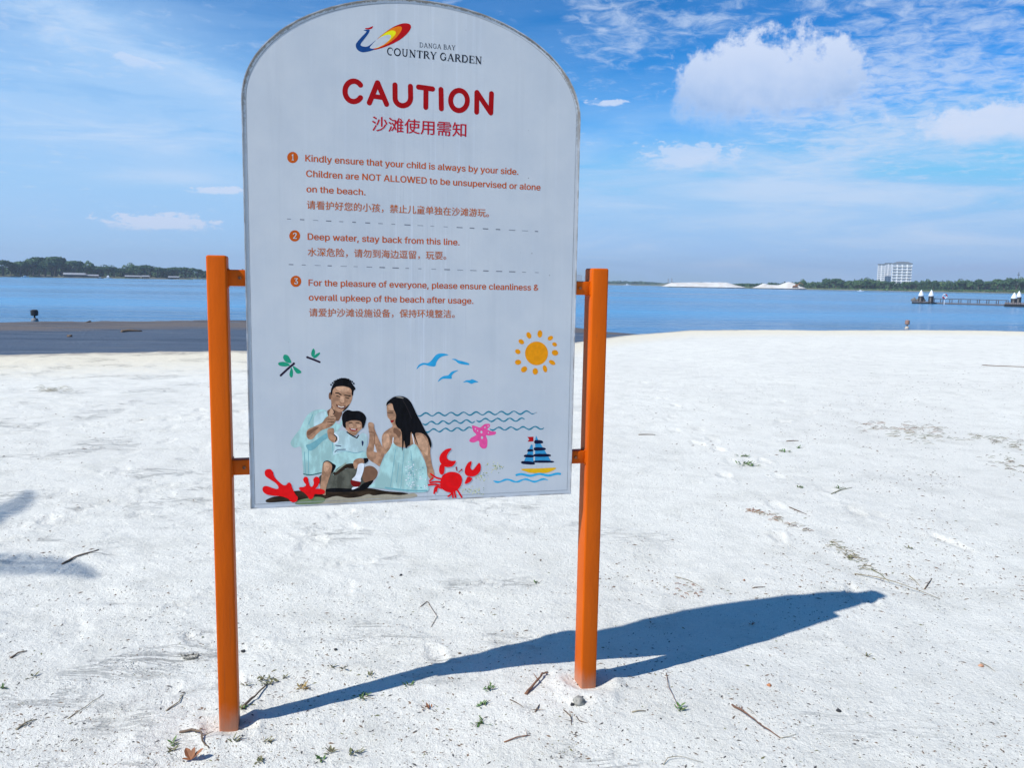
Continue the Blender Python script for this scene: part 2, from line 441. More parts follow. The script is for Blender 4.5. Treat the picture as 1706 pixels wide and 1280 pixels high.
tag(o, kind='structure')

# water
M = bpy.data.materials.new('sea_water'); M.use_nodes = True; t = M.node_tree; b = t.nodes['Principled BSDF']
g = t.nodes.new('ShaderNodeNewGeometry'); P_ = X(t, g.outputs['Position'])
pat = noise(t, scalev(t, P_, (.006, .03, 1)), 1.0, 5, .6)
b.inputs['IOR'].default_value = 1.333
c = mixc(t, pat.sm(.35, .65), (.03, .155, .32), (.09, .29, .49))
t.links.new(c.v, b.inputs['Base Color'])
t.links.new(pat.sm(.3, .7, .07, .28).v, b.inputs['Roughness'])
w1 = noise(t, scalev(t, P_, (.35, 1.0, 1)), 1.6, 4, .6); w2 = noise(t, scalev(t, P_, (.5, 1.1, 1)), .35, 4, .6); w3 = noise(t, scalev(t, P_, (.5, 1.1, 1)), 7, 3, .6)
bn = t.nodes.new('ShaderNodeBump'); bn.inputs['Distance'].default_value = .16; bn.inputs['Strength'].default_value = 1
w4 = noise(t, scalev(t, P_, (.22, 1.0, 1)), .12, 5, .65, .6)
hh = w1 * .8 + w2 * 2.0 + w3 * .12 + w4 * 5.0
t.links.new(hh.v, bn.inputs['Height']); t.links.new(bn.outputs[0], b.inputs['Normal'])
ang = np.linspace(-R(80), R(80), 60); rr = np.geomspace(12, 3000, 50)
A2, R2, x2, y2 = polar_grid(ang, rr)
o = np_mesh('sea_water', np.stack([x2, y2, np.full_like(x2, WATER_Z)], -1).reshape(-1, 3), grid_faces(50, 60, False)[:, ::-1], M, 4, True)
tag(o, kind='structure')

# ------------------------------------------------------------------ far shore
def az_px(px, py=480): d = ray(px, py); return math.atan2(d.x, d.y)
def hor(px): return 470.5 + (px - 853) * .0168
shore_px = [(-1500, 560), (-600, 600), (0, 640), (412, 700), (700, 900), (960, 1500), (1095, 1500), (1110, 760), (1240, 740), (1706, 700), (2600, 620), (3600, 560)]
SA = np.array([az_px(p[0]) for p in shore_px]); SR = np.array([float(p[1]) for p in shore_px])
def far_pt(px, dist, z=WATER_Z):
    a = az_px(px); return Vector((dist * math.sin(a), dist * math.cos(a), z))
def top_z(px, py, dist):   # height of a point seen at (px,py) at this distance
    return EYE + (hor(px) - py) / F_PX * dist
GREEN = mat('foliage', (.05, .12, .045), (.13, .20, .07), scale=.22, rough=.8, spec=.2)
GREEN2 = mat('foliage_deep', (.032, .080, .038), (.085, .145, .06), scale=.2, rough=.8, spec=.2)
BARK = mat('bark', (.16, .12, .09), (.09, .07, .05), scale=6, rough=.9, bump=.01)
la = np.linspace(SA[0], SA[-1], 300); lk = np.array([0, 6, 30, 120, 500, 1600.])
lz = np.array([-.6, .25, 1.0, 1.5, 3, 6.])
LA, LK = np.meshgrid(la, lk)
LR = np.interp(LA, SA, SR) + LK + 6 * fbm(LA * 60, LA * 0, 3, 3)
LZ = np.broadcast_to(lz[:, None], LA.shape) + WATER_Z * 0
land = np_mesh('far_shore', np.stack([LR * np.sin(LA), LR * np.cos(LA), LZ], -1).reshape(-1, 3), grid_faces(6, 300, False)[:, ::-1],
               mat('shore_ground', (.10, .13, .05), (.24, .20, .13), scale=.05, rough=.95), 4, True)
tag(land, kind='structure')

def crown_tris(centre, rx, rz, n, size, rg):
    """leaf clumps spread over a few lobes"""
    L = rg.integers(4, 8); out_v = []
    lobes = [(rg.normal(0, .38, 3) * np.array([rx, rx, rz * .7]), rg.uniform(.45, .7)) for _ in range(L)]
    lobes[0] = (np.zeros(3), .72)
    per = n // L
    V = []
    for off, s in lobes:
        d = rg.normal(size=(per, 3)); d /= np.linalg.norm(d, axis=1, keepdims=True)
        d[:, 2] = np.where(d[:, 2] < -.35, -d[:, 2], d[:, 2])
        rad = s * rg.uniform(.72, 1.05, (per, 1))
        c_ = np.asarray(centre) + off + d * rad * np.array([rx, rx, rz])
        e1 = rg.normal(size=(per, 3)); e1 /= np.linalg.norm(e1, axis=1, keepdims=True)
        e2 = np.cross(e1, d); e2 /= np.linalg.norm(e2, axis=1, keepdims=True) + 1e-6
        sz = size * rg.uniform(.6, 1.3, (per, 1))
        V.append(np.stack([c_ - e1 * sz, c_ + e1 * sz * .6 - e2 * sz * .8, c_ + e2 * sz], 1))
    return np.concatenate(V).reshape(-1, 3)

def tree_proto(name, h, w, seed, gmat, umbrella=False):
    rg = np.random.default_rng(seed); root = empty(name, (0, 0, 0))
    b_ = MB(); b_.tube([(0, 0, -.5), (.1, 0, h * .3), (-.1, .1, h * .62)], [w * .05, w * .04, w * .02], 6)
    for k in range(4):
        a = k * 1.6 + rg.uniform(0, 1); b_.tube([(0, 0, h * .35), (math.cos(a) * w * .28, math.sin(a) * w * .28, h * .68)], [w * .025, w * .01], 5)
    b_.build('trunk', BARK, root)
    ht = h * (.26 if umbrella else .46)
    V = crown_tris((0, 0, h - ht * .95), w * .5, ht, 560, .065 * w + .12, rg)
    np_mesh('crown', V, np.arange(len(V)).reshape(-1, 3), gmat, 3, False, root)
    return root
protos = [tree_proto('broadleaf_tree', 1.0 * 10, 11, 1, GREEN), tree_proto('broadleaf_tree', 10, 9, 2, GREEN2), tree_proto('broadleaf_tree', 10, 13, 3, GREEN2, True),
          tree_proto('broadleaf_tree', 10, 8, 4, GREEN)]
left_top = [(-80, 432), (0, 434), (25, 438), (57, 431.5), (75, 433), (95, 430), (110, 433), (118, 438), (140, 434), (156, 439), (176, 438), (205, 441.6), (230, 443), (258, 440), (270, 446), (310, 446), (335, 448), (420, 450)]
right_top = [(1235, 471), (1290, 470.5), (1340, 468), (1366, 469), (1380, 464.5), (1402, 464), (1420, 462.5), (1442, 463), (1455, 466), (1490, 469), (1530, 467), (1560, 468), (1585, 468), (1616, 465.5), (1650, 467), (1690, 464), (1780, 466)]
used = set(); ntree = 0
def plant(px, top_pts, d, hscale, label, group, pick):
    global ntree
    ytop = np.interp(px, [q[0] for q in top_pts], [q[1] for q in top_pts])
    base = far_pt(px, d, .5); h = (top_z(px, ytop, d) - .5) * hscale
    i = pick
    if i in used: o = dup_tree(protos[i])
    else: o = protos[i]; used.add(i)
    o.location = base; s = h / 10.0
    o.scale = (s * random.uniform(.85, 1.15), s * random.uniform(.85, 1.15), s); o.rotation_euler = (0, 0, random.uniform(0, 6.28))
    tag(o, label, 'tree', group)
for k in range(46):
    px = -30 + k * 9.7 + random.uniform(-2.5, 2.5)
    d = float(np.interp(az_px(px), SA, SR)) + random.uniform(10, 22)
    plant(px, left_top, d, random.uniform(.62, 1.02), 'dark green broadleaf tree in the row along the far shore on the left', 'trees along the far left shore', random.choice([0, 2, 2, 2, 3]))
for k in range(48):
    px = 1238 + k * 10.3 + random.uniform(-2.5, 2.5)
    d = float(np.interp(az_px(px), SA, SR)) + random.uniform(30, 50)
    plant(px, right_top, d, random.uniform(.72, 1.03), 'dark green broadleaf tree in the row along the far shore on the right', 'trees along the far right shore', random.choice([0, 1, 1, 2, 3]))
for px in (1168, 1187):
    plant(px, [(0, 469.5), (2000, 469.5)], 830, 1.0, 'lone tree showing above the long white sand heap', 'trees behind the white sand heap', 1)
for i, p in enumerate(protos):
    if i not in used: tag(p, 'dark green tree', 'tree')

# woodland behind the rows, reads as one mass
def woodland(name, px0, px1, n, tops, d0, d1, seed, k=150, hs=(.6, .95), cw=(4, 7), gm=GREEN2, off=0):
    rg = np.random.default_rng(seed); VV = []
    for q in range(n):
        px = px0 + (px1 - px0) * (q + rg.uniform(0, 1)) / n
        base_d = float(np.interp(az_px(px), SA, SR)) + off if d0 < 300 else 0
        d = base_d + rg.uniform(d0, d1)
        ytop = np.interp(px, [t_[0] for t_ in tops], [t_[1] for t_ in tops])
        zt = (top_z(px, ytop, d) - 1) * rg.uniform(*hs) + 1
        w = rg.uniform(*cw) * d / 700; p = far_pt(px, d, 0)
        ht = (zt - 1) * .55
        VV.append(crown_tris((p.x, p.y, zt - ht), w, ht, k, .13 * w, rg))
        if d < 1200 or True:
            VV.append(crown_tris((p.x, p.y, (zt - ht) * .55), w * 1.1, (zt - ht) * .75, k // 2, .2 * w, rg))
    V = np.concatenate(VV)
    o = np_mesh(name, V, np.arange(len(V)).reshape(-1, 3), gm, 3)
    tag(o, kind='stuff'); return o
tag(woodland('woodland', -500, 430, 210, left_top, 22, 90, 5, hs=(.45, .92)), 'dense dark wood behind the tree row on the left shore', 'woodland')
tag(woodland('woodland', 1225, 2200, 240, right_top, 50, 110, 6, hs=(.5, .93)), 'dense dark wood behind the tree row on the right shore', 'woodland')
tag(woodland('woodland', 412, 1000, 90, [(412, 450), (700, 458), (960, 468), (1000, 468)], 20, 90, 8), 'dense wood on the far shore hidden mostly by the sign', 'woodland')
tag(woodland('woodland', 940, 1250, 170, [(900, 467), (1010, 467.5), (1060, 468.5), (1100, 471), (1250, 472)], 1700, 1900, 9, k=70, cw=(4, 6)), 'blue hazy wooded ridge on the horizon right of the sign', 'woodland')
tag(woodland('shore_scrub', 1236, 1800, 120, [(1236, 481), (1800, 484)], 8, 20, 10, k=60, hs=(.7, 1.3), cw=(2, 4), gm=GREEN), 'low green scrub along the right far waterline', 'scrub')

# white sand heaps
HEAP = mat('heap_sand', (.70, .68, .63), (.60, .55, .47), scale=.2, rough=.95, bump=.2, bscale=.6)
def heap(px0, px1, prof, d, depth, label):
    n = 60; vs = []; fs = []; rows = 9
    for j in range(rows):
        s = j / (rows - 1); k = math.sin(s * math.pi) ** .8
        for i in range(n):
            px = px0 + (px1 - px0) * i / (n - 1); p = far_pt(px, d + (s - .5) * depth)
            y = np.interp(px, [q[0] for q in prof], [q[1] for q in prof])
            z = max(top_z(px, y, d), 0) * k * (1 + .10 * float(vnoise(i * .5, j * .9, 3))) + .3
            if i in (0, n - 1): z = -.5
            vs.append((p.x, p.y, z))
    for j in range(rows - 1):
        for i in range(n - 1): fs.append((j * n + i, j * n + i + 1, (j + 1) * n + i + 1, (j + 1) * n + i))
    o = mesh_obj('sand_heap', vs, fs, HEAP, smooth=True); tag(o, label, 'sand heap', 'white sand heaps on the far shore'); return o
heap(1086, 1244, [(1086, 479.5), (1102, 477.5), (1118, 471.8), (1160, 471.2), (1210, 471.4), (1226, 476), (1244, 480)], 750, 26, 'long flat-topped heap of white sand on the far shore right of the sign')
heap(1250, 1345, [(1250, 481), (1262, 477), (1272, 473), (1282, 475.5), (1296, 476), (1313, 470.8), (1322, 472.5), (1332, 477.5), (1345, 482)], 735, 20, 'smaller two-peaked heap of white sand with brown streaks on the far shore')
# orange digger on the small heap
DIG = mat('digger_paint', (.45, .16, .03), (.3, .12, .03), rough=.6); DARK = mat('dark_rubber', (.03, .03, .03), rough=.8)
def digger(px, d):
    p = far_pt(px, d, .8); r = empty('excavator', p); tag(r, 'small orange excavator working at the foot of the two-peaked sand heap', 'excavator')
    MB().box(-2.2, 2.2, -1.4, -.7, 0, .9).box(-2.2, 2.2, .7, 1.4, 0, .9).build('track', DARK, r)
    MB().box(-1.8, 1.6, -1.2, 1.2, .9, 2.0).box(-.2, 1.2, -1.2, 0, 2.0, 3.2).build('cab', DIG, r)
    MB().tube([(1.4, .4, 1.8), (4, .4, 4.4), (6.4, .4, 2.6)], [.35, .3, .2], 6).build('boom', DIG, r)
    MB().box(5.9, 7.0, -.1, .9, 1.2, 2.6).build('bucket', DARK, r)
digger(1325, 722)

# apartment blocks
WALLW = mat('white_render', (.80, .81, .80), (.74, .75, .75), scale=.15, rough=.8)
WALLB = mat('pale_blue_render', (.30, .42, .48), (.34, .45, .5), scale=.1, rough=.7)
GLASS = mat('window_glass', (.26, .31, .35), (.34, .38, .42), scale=.3, rough=.12)
ROOFG = mat('roof_grey', (.13, .15, .17), (.17, .19, .2), scale=.3, rough=.8)
def block(px0, px1, py, d, floors, bays, label, side=.6, roof_pitch=False, balc=True):
    pc = far_pt((px0 + px1) / 2, d, 0); w = (px1 - px0) / F_PX * d; h = top_z((px0 + px1) / 2, py, d); dp = w * side
    a = az_px((px0 + px1) / 2)
    r = empty('apartment_block', (pc.x, pc.y, 0), -a); tag(r, label, 'apartment block')
    MB().box(-w / 2, w / 2, 0, dp, 0, h).build('wall', WALLW, r)
    rb = MB().box(-w / 2 - .4, w / 2 + .4, -.5, dp + .4, h + .003, h + .9)
    if roof_pitch:
        rb.add([(-w / 2, 0, h + .9), (w / 2, 0, h + .9), (w / 2, dp, h + .9), (-w / 2, dp, h + .9), (-w * .25, dp * .5, h + 3.2), (w * .25, dp * .5, h + 3.2)],
               [(0, 1, 5, 4), (1, 2, 5), (2, 3, 4, 5), (3, 0, 4)])
    rb.build('roof', ROOFG, r)
    fh = h / floors; bw = w / bays
    wm = MB(); bm_ = MB()
    for f in range(1, floors):
        for k in range(bays):
            x = -w / 2 + bw * k
            wm.box(x + bw * .16, x + bw * .84, -.03, .1, f * fh + .18 * fh, f * fh + .80 * fh)
        if balc:
            for k in range(bays):
                x = -w / 2 + bw * k
                bm_.box(x + bw * .08, x + bw * .92, -1.3, -.04, f * fh - .12, f * fh + .12 * fh)
    tag(wm.build('window', GLASS, r), kind='stuff')
    if balc: tag(bm_.build('balcony', WALLW, r), kind='stuff')
    return r
block(1461, 1471.5, 445, 1180, 13, 2, 'left white apartment tower of the pair behind the far right trees', .9, balc=False)
block(1472.5, 1482, 443.6, 1200, 13, 2, 'narrow white apartment tower in the middle of the group behind the far right trees', .9, balc=False)
block(1487, 1514, 444.5, 1150, 9, 4, 'wide white apartment block with rows of balconies behind the far right trees', .5, True)
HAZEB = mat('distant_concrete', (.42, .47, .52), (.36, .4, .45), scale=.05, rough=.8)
def tower(px, py, w, d, label, dd=1.0):
    p = far_pt(px, d, 0); h = top_z(px, py, d); ww = w / F_PX * d
    r = empty('distant_tower', (p.x, p.y, 0)); tag(r, label, 'tower')
    MB().box(-ww / 2, ww / 2, -ww / 2, ww / 2, 0, h * .97).build('wall', HAZEB, r)
    MB().box(-ww * .3, ww * .3, -ww * .3, ww * .3, h * .97 + .01, h).build('roof', ROOFG, r)
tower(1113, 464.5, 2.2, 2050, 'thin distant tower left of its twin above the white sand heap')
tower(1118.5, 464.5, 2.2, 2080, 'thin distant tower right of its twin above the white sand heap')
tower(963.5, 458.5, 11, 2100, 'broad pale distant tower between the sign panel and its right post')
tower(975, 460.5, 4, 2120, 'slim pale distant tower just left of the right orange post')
mb = MB(); p = far_pt(1695, 760, 0); hz = top_z(1695, 458, 760)
r = empty('radio_mast', (p.x, p.y, 0)); tag(r, 'thin radio mast above the trees at the right edge', 'mast')
MB().tube([(0, 0, 0), (0, 0, hz)], [.5, .12], 5).build('pole', ROOFG, r); MB().box(-.9, .9, -.1, .1, hz * .82, hz * .86).box(-.7, .7, -.1, .1, hz * .9, hz * .93).build('antenna', ROOFG, r)

# huts and boats below the left wood
WOODD = mat('weathered_planks', (.16, .13, .11), (.09, .08, .07), scale=2, rough=.9)
TINR = mat('pale_tin_roof', (.34, .35, .36), (.26, .27, .28), scale=1, rough=.6)
BOATW = mat('boat_white', (.72, .74, .75), (.62, .64, .65), scale=.8, rough=.45)
BOATB = mat('boat_dark_blue', (.05, .09, .16), (.04, .06, .1), scale=.8, rough=.5)
def hut(px, w_px, d, label, h=2.6):
    w = w_px / F_PX * d; p = far_pt(px, d); r = empty('stilt_house', p, -az_px(px)); tag(r, label, 'stilt house', 'stilt houses on the left far shore')
    MB().box(-w / 2 - .6, w / 2 + .6, -2.2, 3, .5, .75).build('deck', WOODD, r)
    n = max(3, int(w / 3))
    for k in range(n + 1):
        x = -w / 2 + w * k / n; MB().tube([(x, -2, -.8), (x, -2, .5)], .14, 6).build('stilt', WOODD, r)
    MB().box(-w / 2, w / 2, -1.2, 2.6, .752, h * .75).build('wall', WOODD, r)
    MB().add([(-w / 2 - .5, -1.9, h * .72), (w / 2 + .5, -1.9, h * .72), (w / 2 + .5, 3.2, h * .72), (-w / 2 - .5, 3.2, h * .72), (-w / 2 - .5, .7, h * 1.15), (w / 2 + .5, .7, h * 1.15)],
             [(0, 1, 5, 4), (2, 3, 4, 5), (0, 4, 3), (1, 2, 5), (0, 3, 2, 1)]).build('roof', TINR, r)
hut(125, 27, 632, 'longest low house on stilts with pale roof at the left far waterline', 3.0)
hut(152, 19, 634, 'dark low house on stilts next to the longest one at the left far waterline', 2.2)
hut(222, 20, 640, 'low house on stilts right of the white cabin boat at the left far waterline', 2.1)
hut(243, 9, 645, 'small pale hut on stilts midway along the left far waterline', 2.2)
hut(290, 14, 655, 'pale-roofed hut on stilts furthest right along the left far waterline', 2.0)
def boat(px, L_px, d, label, cab=True, hullm=BOATW, group='boats moored off the left far shore', peak=0):
    L = L_px / F_PX * d; p = far_pt(px, d); r = empty('moored_boat', p, random.uniform(-.3, .3) - az_px(px)); tag(r, label, 'boat', group)
    W_ = L * .26; vs = []; prof = [(-.5, .75, .55), (-.3, 1, .5), (0, 1, .5), (.3, .75, .6), (.5, .04, .8)]
    for (x, wk, top) in prof:
        for (yk, z) in ((-1, top), (-.7, -.2), (.7, -.2), (1, top)): vs.append((x * L, yk * wk * W_ / 2, z * (L / 6 if z > 0 else 1)))
    fs = [(4 * i + j, 4 * i + j + 1, 4 * i + j + 5, 4 * i + j + 4) for i in range(4) for j in range(3)] + [(4 * i, 4 * i + 4, 4 * i + 7, 4 * i + 3) for i in range(4)] + [(0, 3, 2, 1), (16, 17, 18, 19)]
    mesh_obj('hull', vs, fs, hullm, r)
    t_ = .5 * L / 6
    if cab:
        MB().box(-.2 * L, .12 * L, -W_ * .3, W_ * .3, t_ + .02, t_ + L * .17).build('cabin', BOATW, r)
        MB().box(-.205 * L, .125 * L, -W_ * .31, W_ * .31, t_ + L * .09, t_ + L * .13).build('window', GLASS, r)
    if peak: MB().add([(-.25 * L, -W_ * .4, t_ + L * .17), (.2 * L, -W_ * .4, t_ + L * .17), (.2 * L, W_ * .4, t_ + L * .17), (-.25 * L, W_ * .4, t_ + L * .17), (0, 0, t_ + L * peak)], [(0, 1, 4), (1, 2, 4), (2, 3, 4), (3, 0, 4), (0, 3, 2, 1)]).build('canopy', BOATW, r)
boat(43, 10, 622, 'leftmost white boat under the left far trees')
boat(168, 8, 618, 'small dark-hulled boat beside the white boat with peaked canopy', hullm=BOATB)
boat(181, 10, 600, 'white boat with a peaked canopy off the left far shore', peak=.42)
boat(328, 10, 660, 'long white boat just left of the left orange post', cab=False)
boat(338, 7, 655, 'short white cabin boat touching the left orange post in view')
boat(1434, 9, 560, 'low white boat on the water left of the apartment towers', cab=True, group='boats off the right far shore')
boat(1045, 11, 1250, 'tiny white boat below the hazy ridge right of the sign', cab=True, group='boats off the right far shore')

# ------------------------------------------------------------------ jetty
BLACK = mat('pile_black', (.018, .019, .022), (.03, .03, .03), scale=5, rough=.5)
CONE = mat('pile_cap_white', (.78, .79, .80), (.7, .7, .72), scale=5, rough=.5)
DECK = mat('deck_planks', (.24, .19, .17), (.17, .14, .13), scale=6, rough=.85)
RAIL = mat('rail_grey', (.09, .10, .12), rough=.6)
def dist_at(px, py): return (EYE - WATER_Z) * F_PX / (py - hor(px))
dj = dist_at(1538, 503.5)
def pile(px, pytop, d, wpx, label):
    p = far_pt(px, d); H_ = top_z(px, pytop, d) - WATER_Z; rad = wpx / 2 / F_PX * d
    r = empty('mooring_pile', p); tag(r, label, 'mooring pile', 'mooring piles with white conical caps')
    MB().lathe([(rad, -1.2), (rad, H_ * .55)], n=14).build('post', BLACK, r, True)
    MB().lathe([(rad * 1.08, H_ * .55 + .005), (rad * 1.08, H_ * .62), (rad * .55, H_ * .85), (.02, H_)], n=14).build('cap', CONE, r)
pile(1535.5, 483, dj, 7, 'leftmost mooring pile, black with white conical cap, through the small float')
pile(1552.5, 483, dj, 7, 'second mooring pile from the left, at the right end of the small float')
pile(1691, 487, dj * .985, 7.5, 'third mooring pile, rising from the dark float at the right edge')
pile(1698.8, 484.8, dj * 1.07, 6.5, 'rearmost mooring pile at the right edge, partly behind its neighbour')
def float_(px0, px1, d, dep, hgt, m_, label, body):
    a = far_pt(px0, d); b_ = far_pt(px1, d); c_ = (a + b_) / 2; L = (b_ - a).length; an = math.atan2((b_ - a).y, (b_ - a).x)
    r = empty('pontoon', c_, an); tag(r, label, 'pontoon')
    MB().box(-L / 2, L / 2, -dep / 2, dep / 2, -.25, hgt * .6).build('float_body', body, r)
    npl = 14
    for k in range(npl):
        x0 = -L / 2 + L * k / npl; MB().box(x0 + .02, x0 + L / npl - .02, -dep / 2 - .05, dep / 2 + .05, hgt * .6 + .004, hgt).build('plank', m_, r)
    return r, L
float_(1521, 1549, dj, 1.5, .32, DECK, 'small pontoon with pink-grey planked deck at the jetty end', BLACK)
float_(1676, 1722, dj * .95, 2.6, .5, DECK, 'dark pontoon cut by the right edge of the picture', BLACK)
# heap of nets on the small pontoon
mb = MB(); rg = random.Random(4)
for k in range(9):
    x = rg.uniform(-.9, 1.0); mb.lathe([(.30, .0), (.34, .12), (.2, .3), (.05, .38 + rg.uniform(0, .25))], (x, rg.uniform(-.3, .3), 0), 8)
p = far_pt(1530, dj, WATER_Z + .33); o = mb.build('net_bundle', mat('fishing_net', (.10, .10, .09), (.2, .17, .14), scale=8, rough=.95)); o.location = p
tag(o, 'dark bundles of netting piled on the small pontoon', 'netting')
# walkway
a = far_pt(1556, dj * 1.01); b_ = far_pt(1680, dj * .99); L = (b_ - a).length; an = math.atan2((b_ - a).y, (b_ - a).x)
r = empty('jetty_walkway', (a + b_) / 2, an); tag(r, 'long low floating walkway with thin rails joining the two pontoons', 'walkway')
for k in range(30):
    x0 = -L / 2 + L * k / 30; MB().box(x0 + .02, x0 + L / 30 - .02, -.5, .5, .12, .19).build('plank', DECK, r)
for y in (-.45, .45):
    MB().box(-L / 2, L / 2, y - .06, y + .06, -.1, .115).build('beam', RAIL, r)
    MB().tube([(-L / 2, y, .72), (L / 2, y, .72)], .05, 5).build('handrail', RAIL, r)
    for k in range(9):
        x = -L / 2 + L * k / 8; MB().tube([(x, y, .191), (x, y, .70)], .055, 5).build('rail_post', RAIL, r)
# red life ring on a white post
p = far_pt(1575, dj * .99); r = empty('life_ring_stand', p); tag(r, 'red and white life ring on a short post beside the walkway', 'life ring')
REDP = mat('red_plastic', (.55, .05, .05), (.45, .04, .04), rough=.4)
MB().tube([(0, 0, -.4), (0, 0, 1.0)], .045, 8).build('post', CONE, r)
tor = [(math.cos(q) * .27, -.07, 1.05 + math.sin(q) * .27) for q in np.linspace(0, 2 * math.pi, 17)]
for k in range(4):
    MB().tube(tor[k * 4:k * 4 + 5], .08, 8).build('ring_segment', REDP if k % 2 == 0 else CONE, r)

# marker buoys near the beach
def marker(px, pyb, pyt, w_px, mats_, label):
    d = dist_at(px, pyb); p = far_pt(px, d); H_ = (pyb - pyt) / F_PX * d; w = w_px / F_PX * d
    r = empty('marker_buoy', p); tag(r, label, 'buoy')
    MB().lathe([(w * .42, -.12), (w * .5, .0), (w * .42, H_ * .2), (w * .15, H_ * .28)], n=14).build('float_body', mats_[0], r, True)
    MB().tube([(0, 0, H_ * .25), (0, 0, H_ * .5)], w * .12, 8).build('stem', DARK, r)
    MB().lathe([(w * .3, H_ * .46), (w * .5, H_ * .52), (w * .5, H_ * .92), (w * .3, H_)], n=12).build('top_mark', mats_[1], r)
marker(55, 524, 507.5, 10, (mat('buoy_grey', (.2, .2, .2), rough=.7), BLACK), 'dark two-part marker buoy standing in the water at the far left')
marker(1516, 541, 528, 6.5, (mat('buoy_cream', (.5, .42, .33), rough=.6), mat('buoy_orange', (.38, .20, .13), (.28, .18, .14), rough=.6)), 'small orange-topped marker buoy in the water in front of the jetty')
# ------------------------------------------------------------------ the sign
ORANGE = mat('orange_paint', (.61, .104, .001), (.52, .082, .001), scale=5, rough=.5, spec=.12, bump=.0015, bscale=40, stretch=(1, 1, .25))
board = empty('information_board', SIGN_O, YAW)
tag(board, 'arched white caution signboard held between two orange square posts on the sand', 'signboard')
PW, PD = .064, .087
BL, BR, ZB, ZS, ZT, BO = .1215, 1.280, .8083, 2.1785, 2.5388, .0147

t = ORANGE.node_tree; b = t.nodes['Principled BSDF']; g = t.nodes.new('ShaderNodeTexCoord'); P_ = X(t, g.outputs['Object'])
old = b.inputs['Base Color'].links[0].from_socket
sp4 = t.nodes.new('ShaderNodeSeparateXYZ'); put(t, sp4.inputs[0], P_)
chip = (noise(t, P_, 38, 7, .75) + noise(t, P_, 4, 3) * .35).sm(.86, .90)
foot = (X(t, sp4.outputs[2]) * -1.0 + noise(t, scalev(t, P_, (20, 20, 6)), 1.0, 5, .6) * .16).sm(-.04, .08)
strk = noise(t, scalev(t, P_, (70, 70, 1.4)), 1.0, 5, .6).sm(.55, .75, 0, .45)
c = mixc(t, strk, X(t, old), (.36, .075, .012)); c = mixc(t, chip * .8, c, (.13, .055, .03)); c = mixc(t, foot * .55, c, (.45, .33, .24))
t.links.new(c.v, b.inputs['Base Color'])
def rounded_box(name, x0, x1, y0, y1, z0, z1, rad, m_, parent, seg=3):
    bm = bmesh.new(); bmesh.ops.create_cube(bm, size=1)
    for v in bm.verts: v.co = Vector(((x0 + x1) / 2 + v.co.x * (x1 - x0), (y0 + y1) / 2 + v.co.y * (y1 - y0), (z0 + z1) / 2 + v.co.z * (z1 - z0)))
    bmesh.ops.bevel(bm, geom=bm.edges[:], offset=rad, segments=seg, affect='EDGES', profile=.5)
    me = bpy.data.meshes.new(name); bm.to_mesh(me); bm.free(); me.materials.append(m_)
    for p in me.polygons: p.use_smooth = True
    o = bpy.data.objects.new(name, me); col.objects.link(o); o.parent = parent
    try: me.set_sharp_from_angle(angle=R(40))
    except Exception: pass
    return o
rounded_box('post', 0, PW, 0, PD, -.3, 1.6726, .007, ORANGE, board)
rounded_box('post', 1.337, 1.337 + PW, 0, PD, -.3, 1.6534 + .003, .007, ORANGE, board)

def sign_uz(px, py, v=BO):
    """where the sight line through a photo pixel meets the sign's own plane, in the sign's coordinates"""
    n = sv; o_ = Vector((0, 0, EYE)); d = ray(px, py)
    t_ = ((SIGN_O + sv * v) - o_).dot(n) / d.dot(n); p = o_ + d * t_ - SIGN_O
    return p.dot(su), p.z
RUSTM = mat('rust', (.20, .07, .03), (.10, .045, .025), scale=60, rough=.9)
def bracket(pxa, yt, yb, u0, u1):
    z1 = sign_uz(pxa, yt, .02)[1]; z0 = sign_uz(pxa, yb, .02)[1]
    br_ = rounded_box('bracket', u0, u1, .020, .020 + .045, z0, z1, .004, ORANGE, board, 2)
    uw = u0 + .002 if u0 < .5 else u1 - .002
    w_ = MB(); jr = random.Random(int(yt)); pts = [(.018, z0 - .002), (.018, z1 + .002), (.067, z1 + .002), (.067, z0 - .002), (.018, z0 - .002)]
    loop = []
    for i in range(4):
        for q in range(7): f = q / 7; loop.append(Vector((uw, pts[i][0] * (1 - f) + pts[i + 1][0] * f, pts[i][1] * (1 - f) + pts[i + 1][1] * f)))
    loop.append(loop[0].copy()); w_.tube(loop, [.0035 * jr.uniform(.7, 1.3) for _ in loop], 6); w_.build('weld_bead', ORANGE, br_, True)
    ub = (u0 + u1) / 2 + (.006 if u0 < .5 else -.006)
    w_ = MB(); vs_ = [(ub + math.cos(q) * .006, y_, (z0 + z1) / 2 + math.sin(q) * .006) for y_ in (.0205, .0155) for q in [k * math.pi / 3 for k in range(6)]]
    w_.add(vs_, [tuple(range(6)), tuple(range(6, 12))[::-1]] + [(k, k + 6, (k + 1) % 6 + 6, (k + 1) % 6) for k in range(6)]); w_.build('bolt', RUSTM, br_)
bracket(405, 449.5, 477, PW - .002, BL + .012)
bracket(405, 767, 792, PW - .002, BL + .012)
bracket(967, 469, 491.5, BR - .012, 1.337 + .002)
bracket(963, 752, 773, BR - .012, 1.337 + .002)

# (weld beads are made with the brackets)

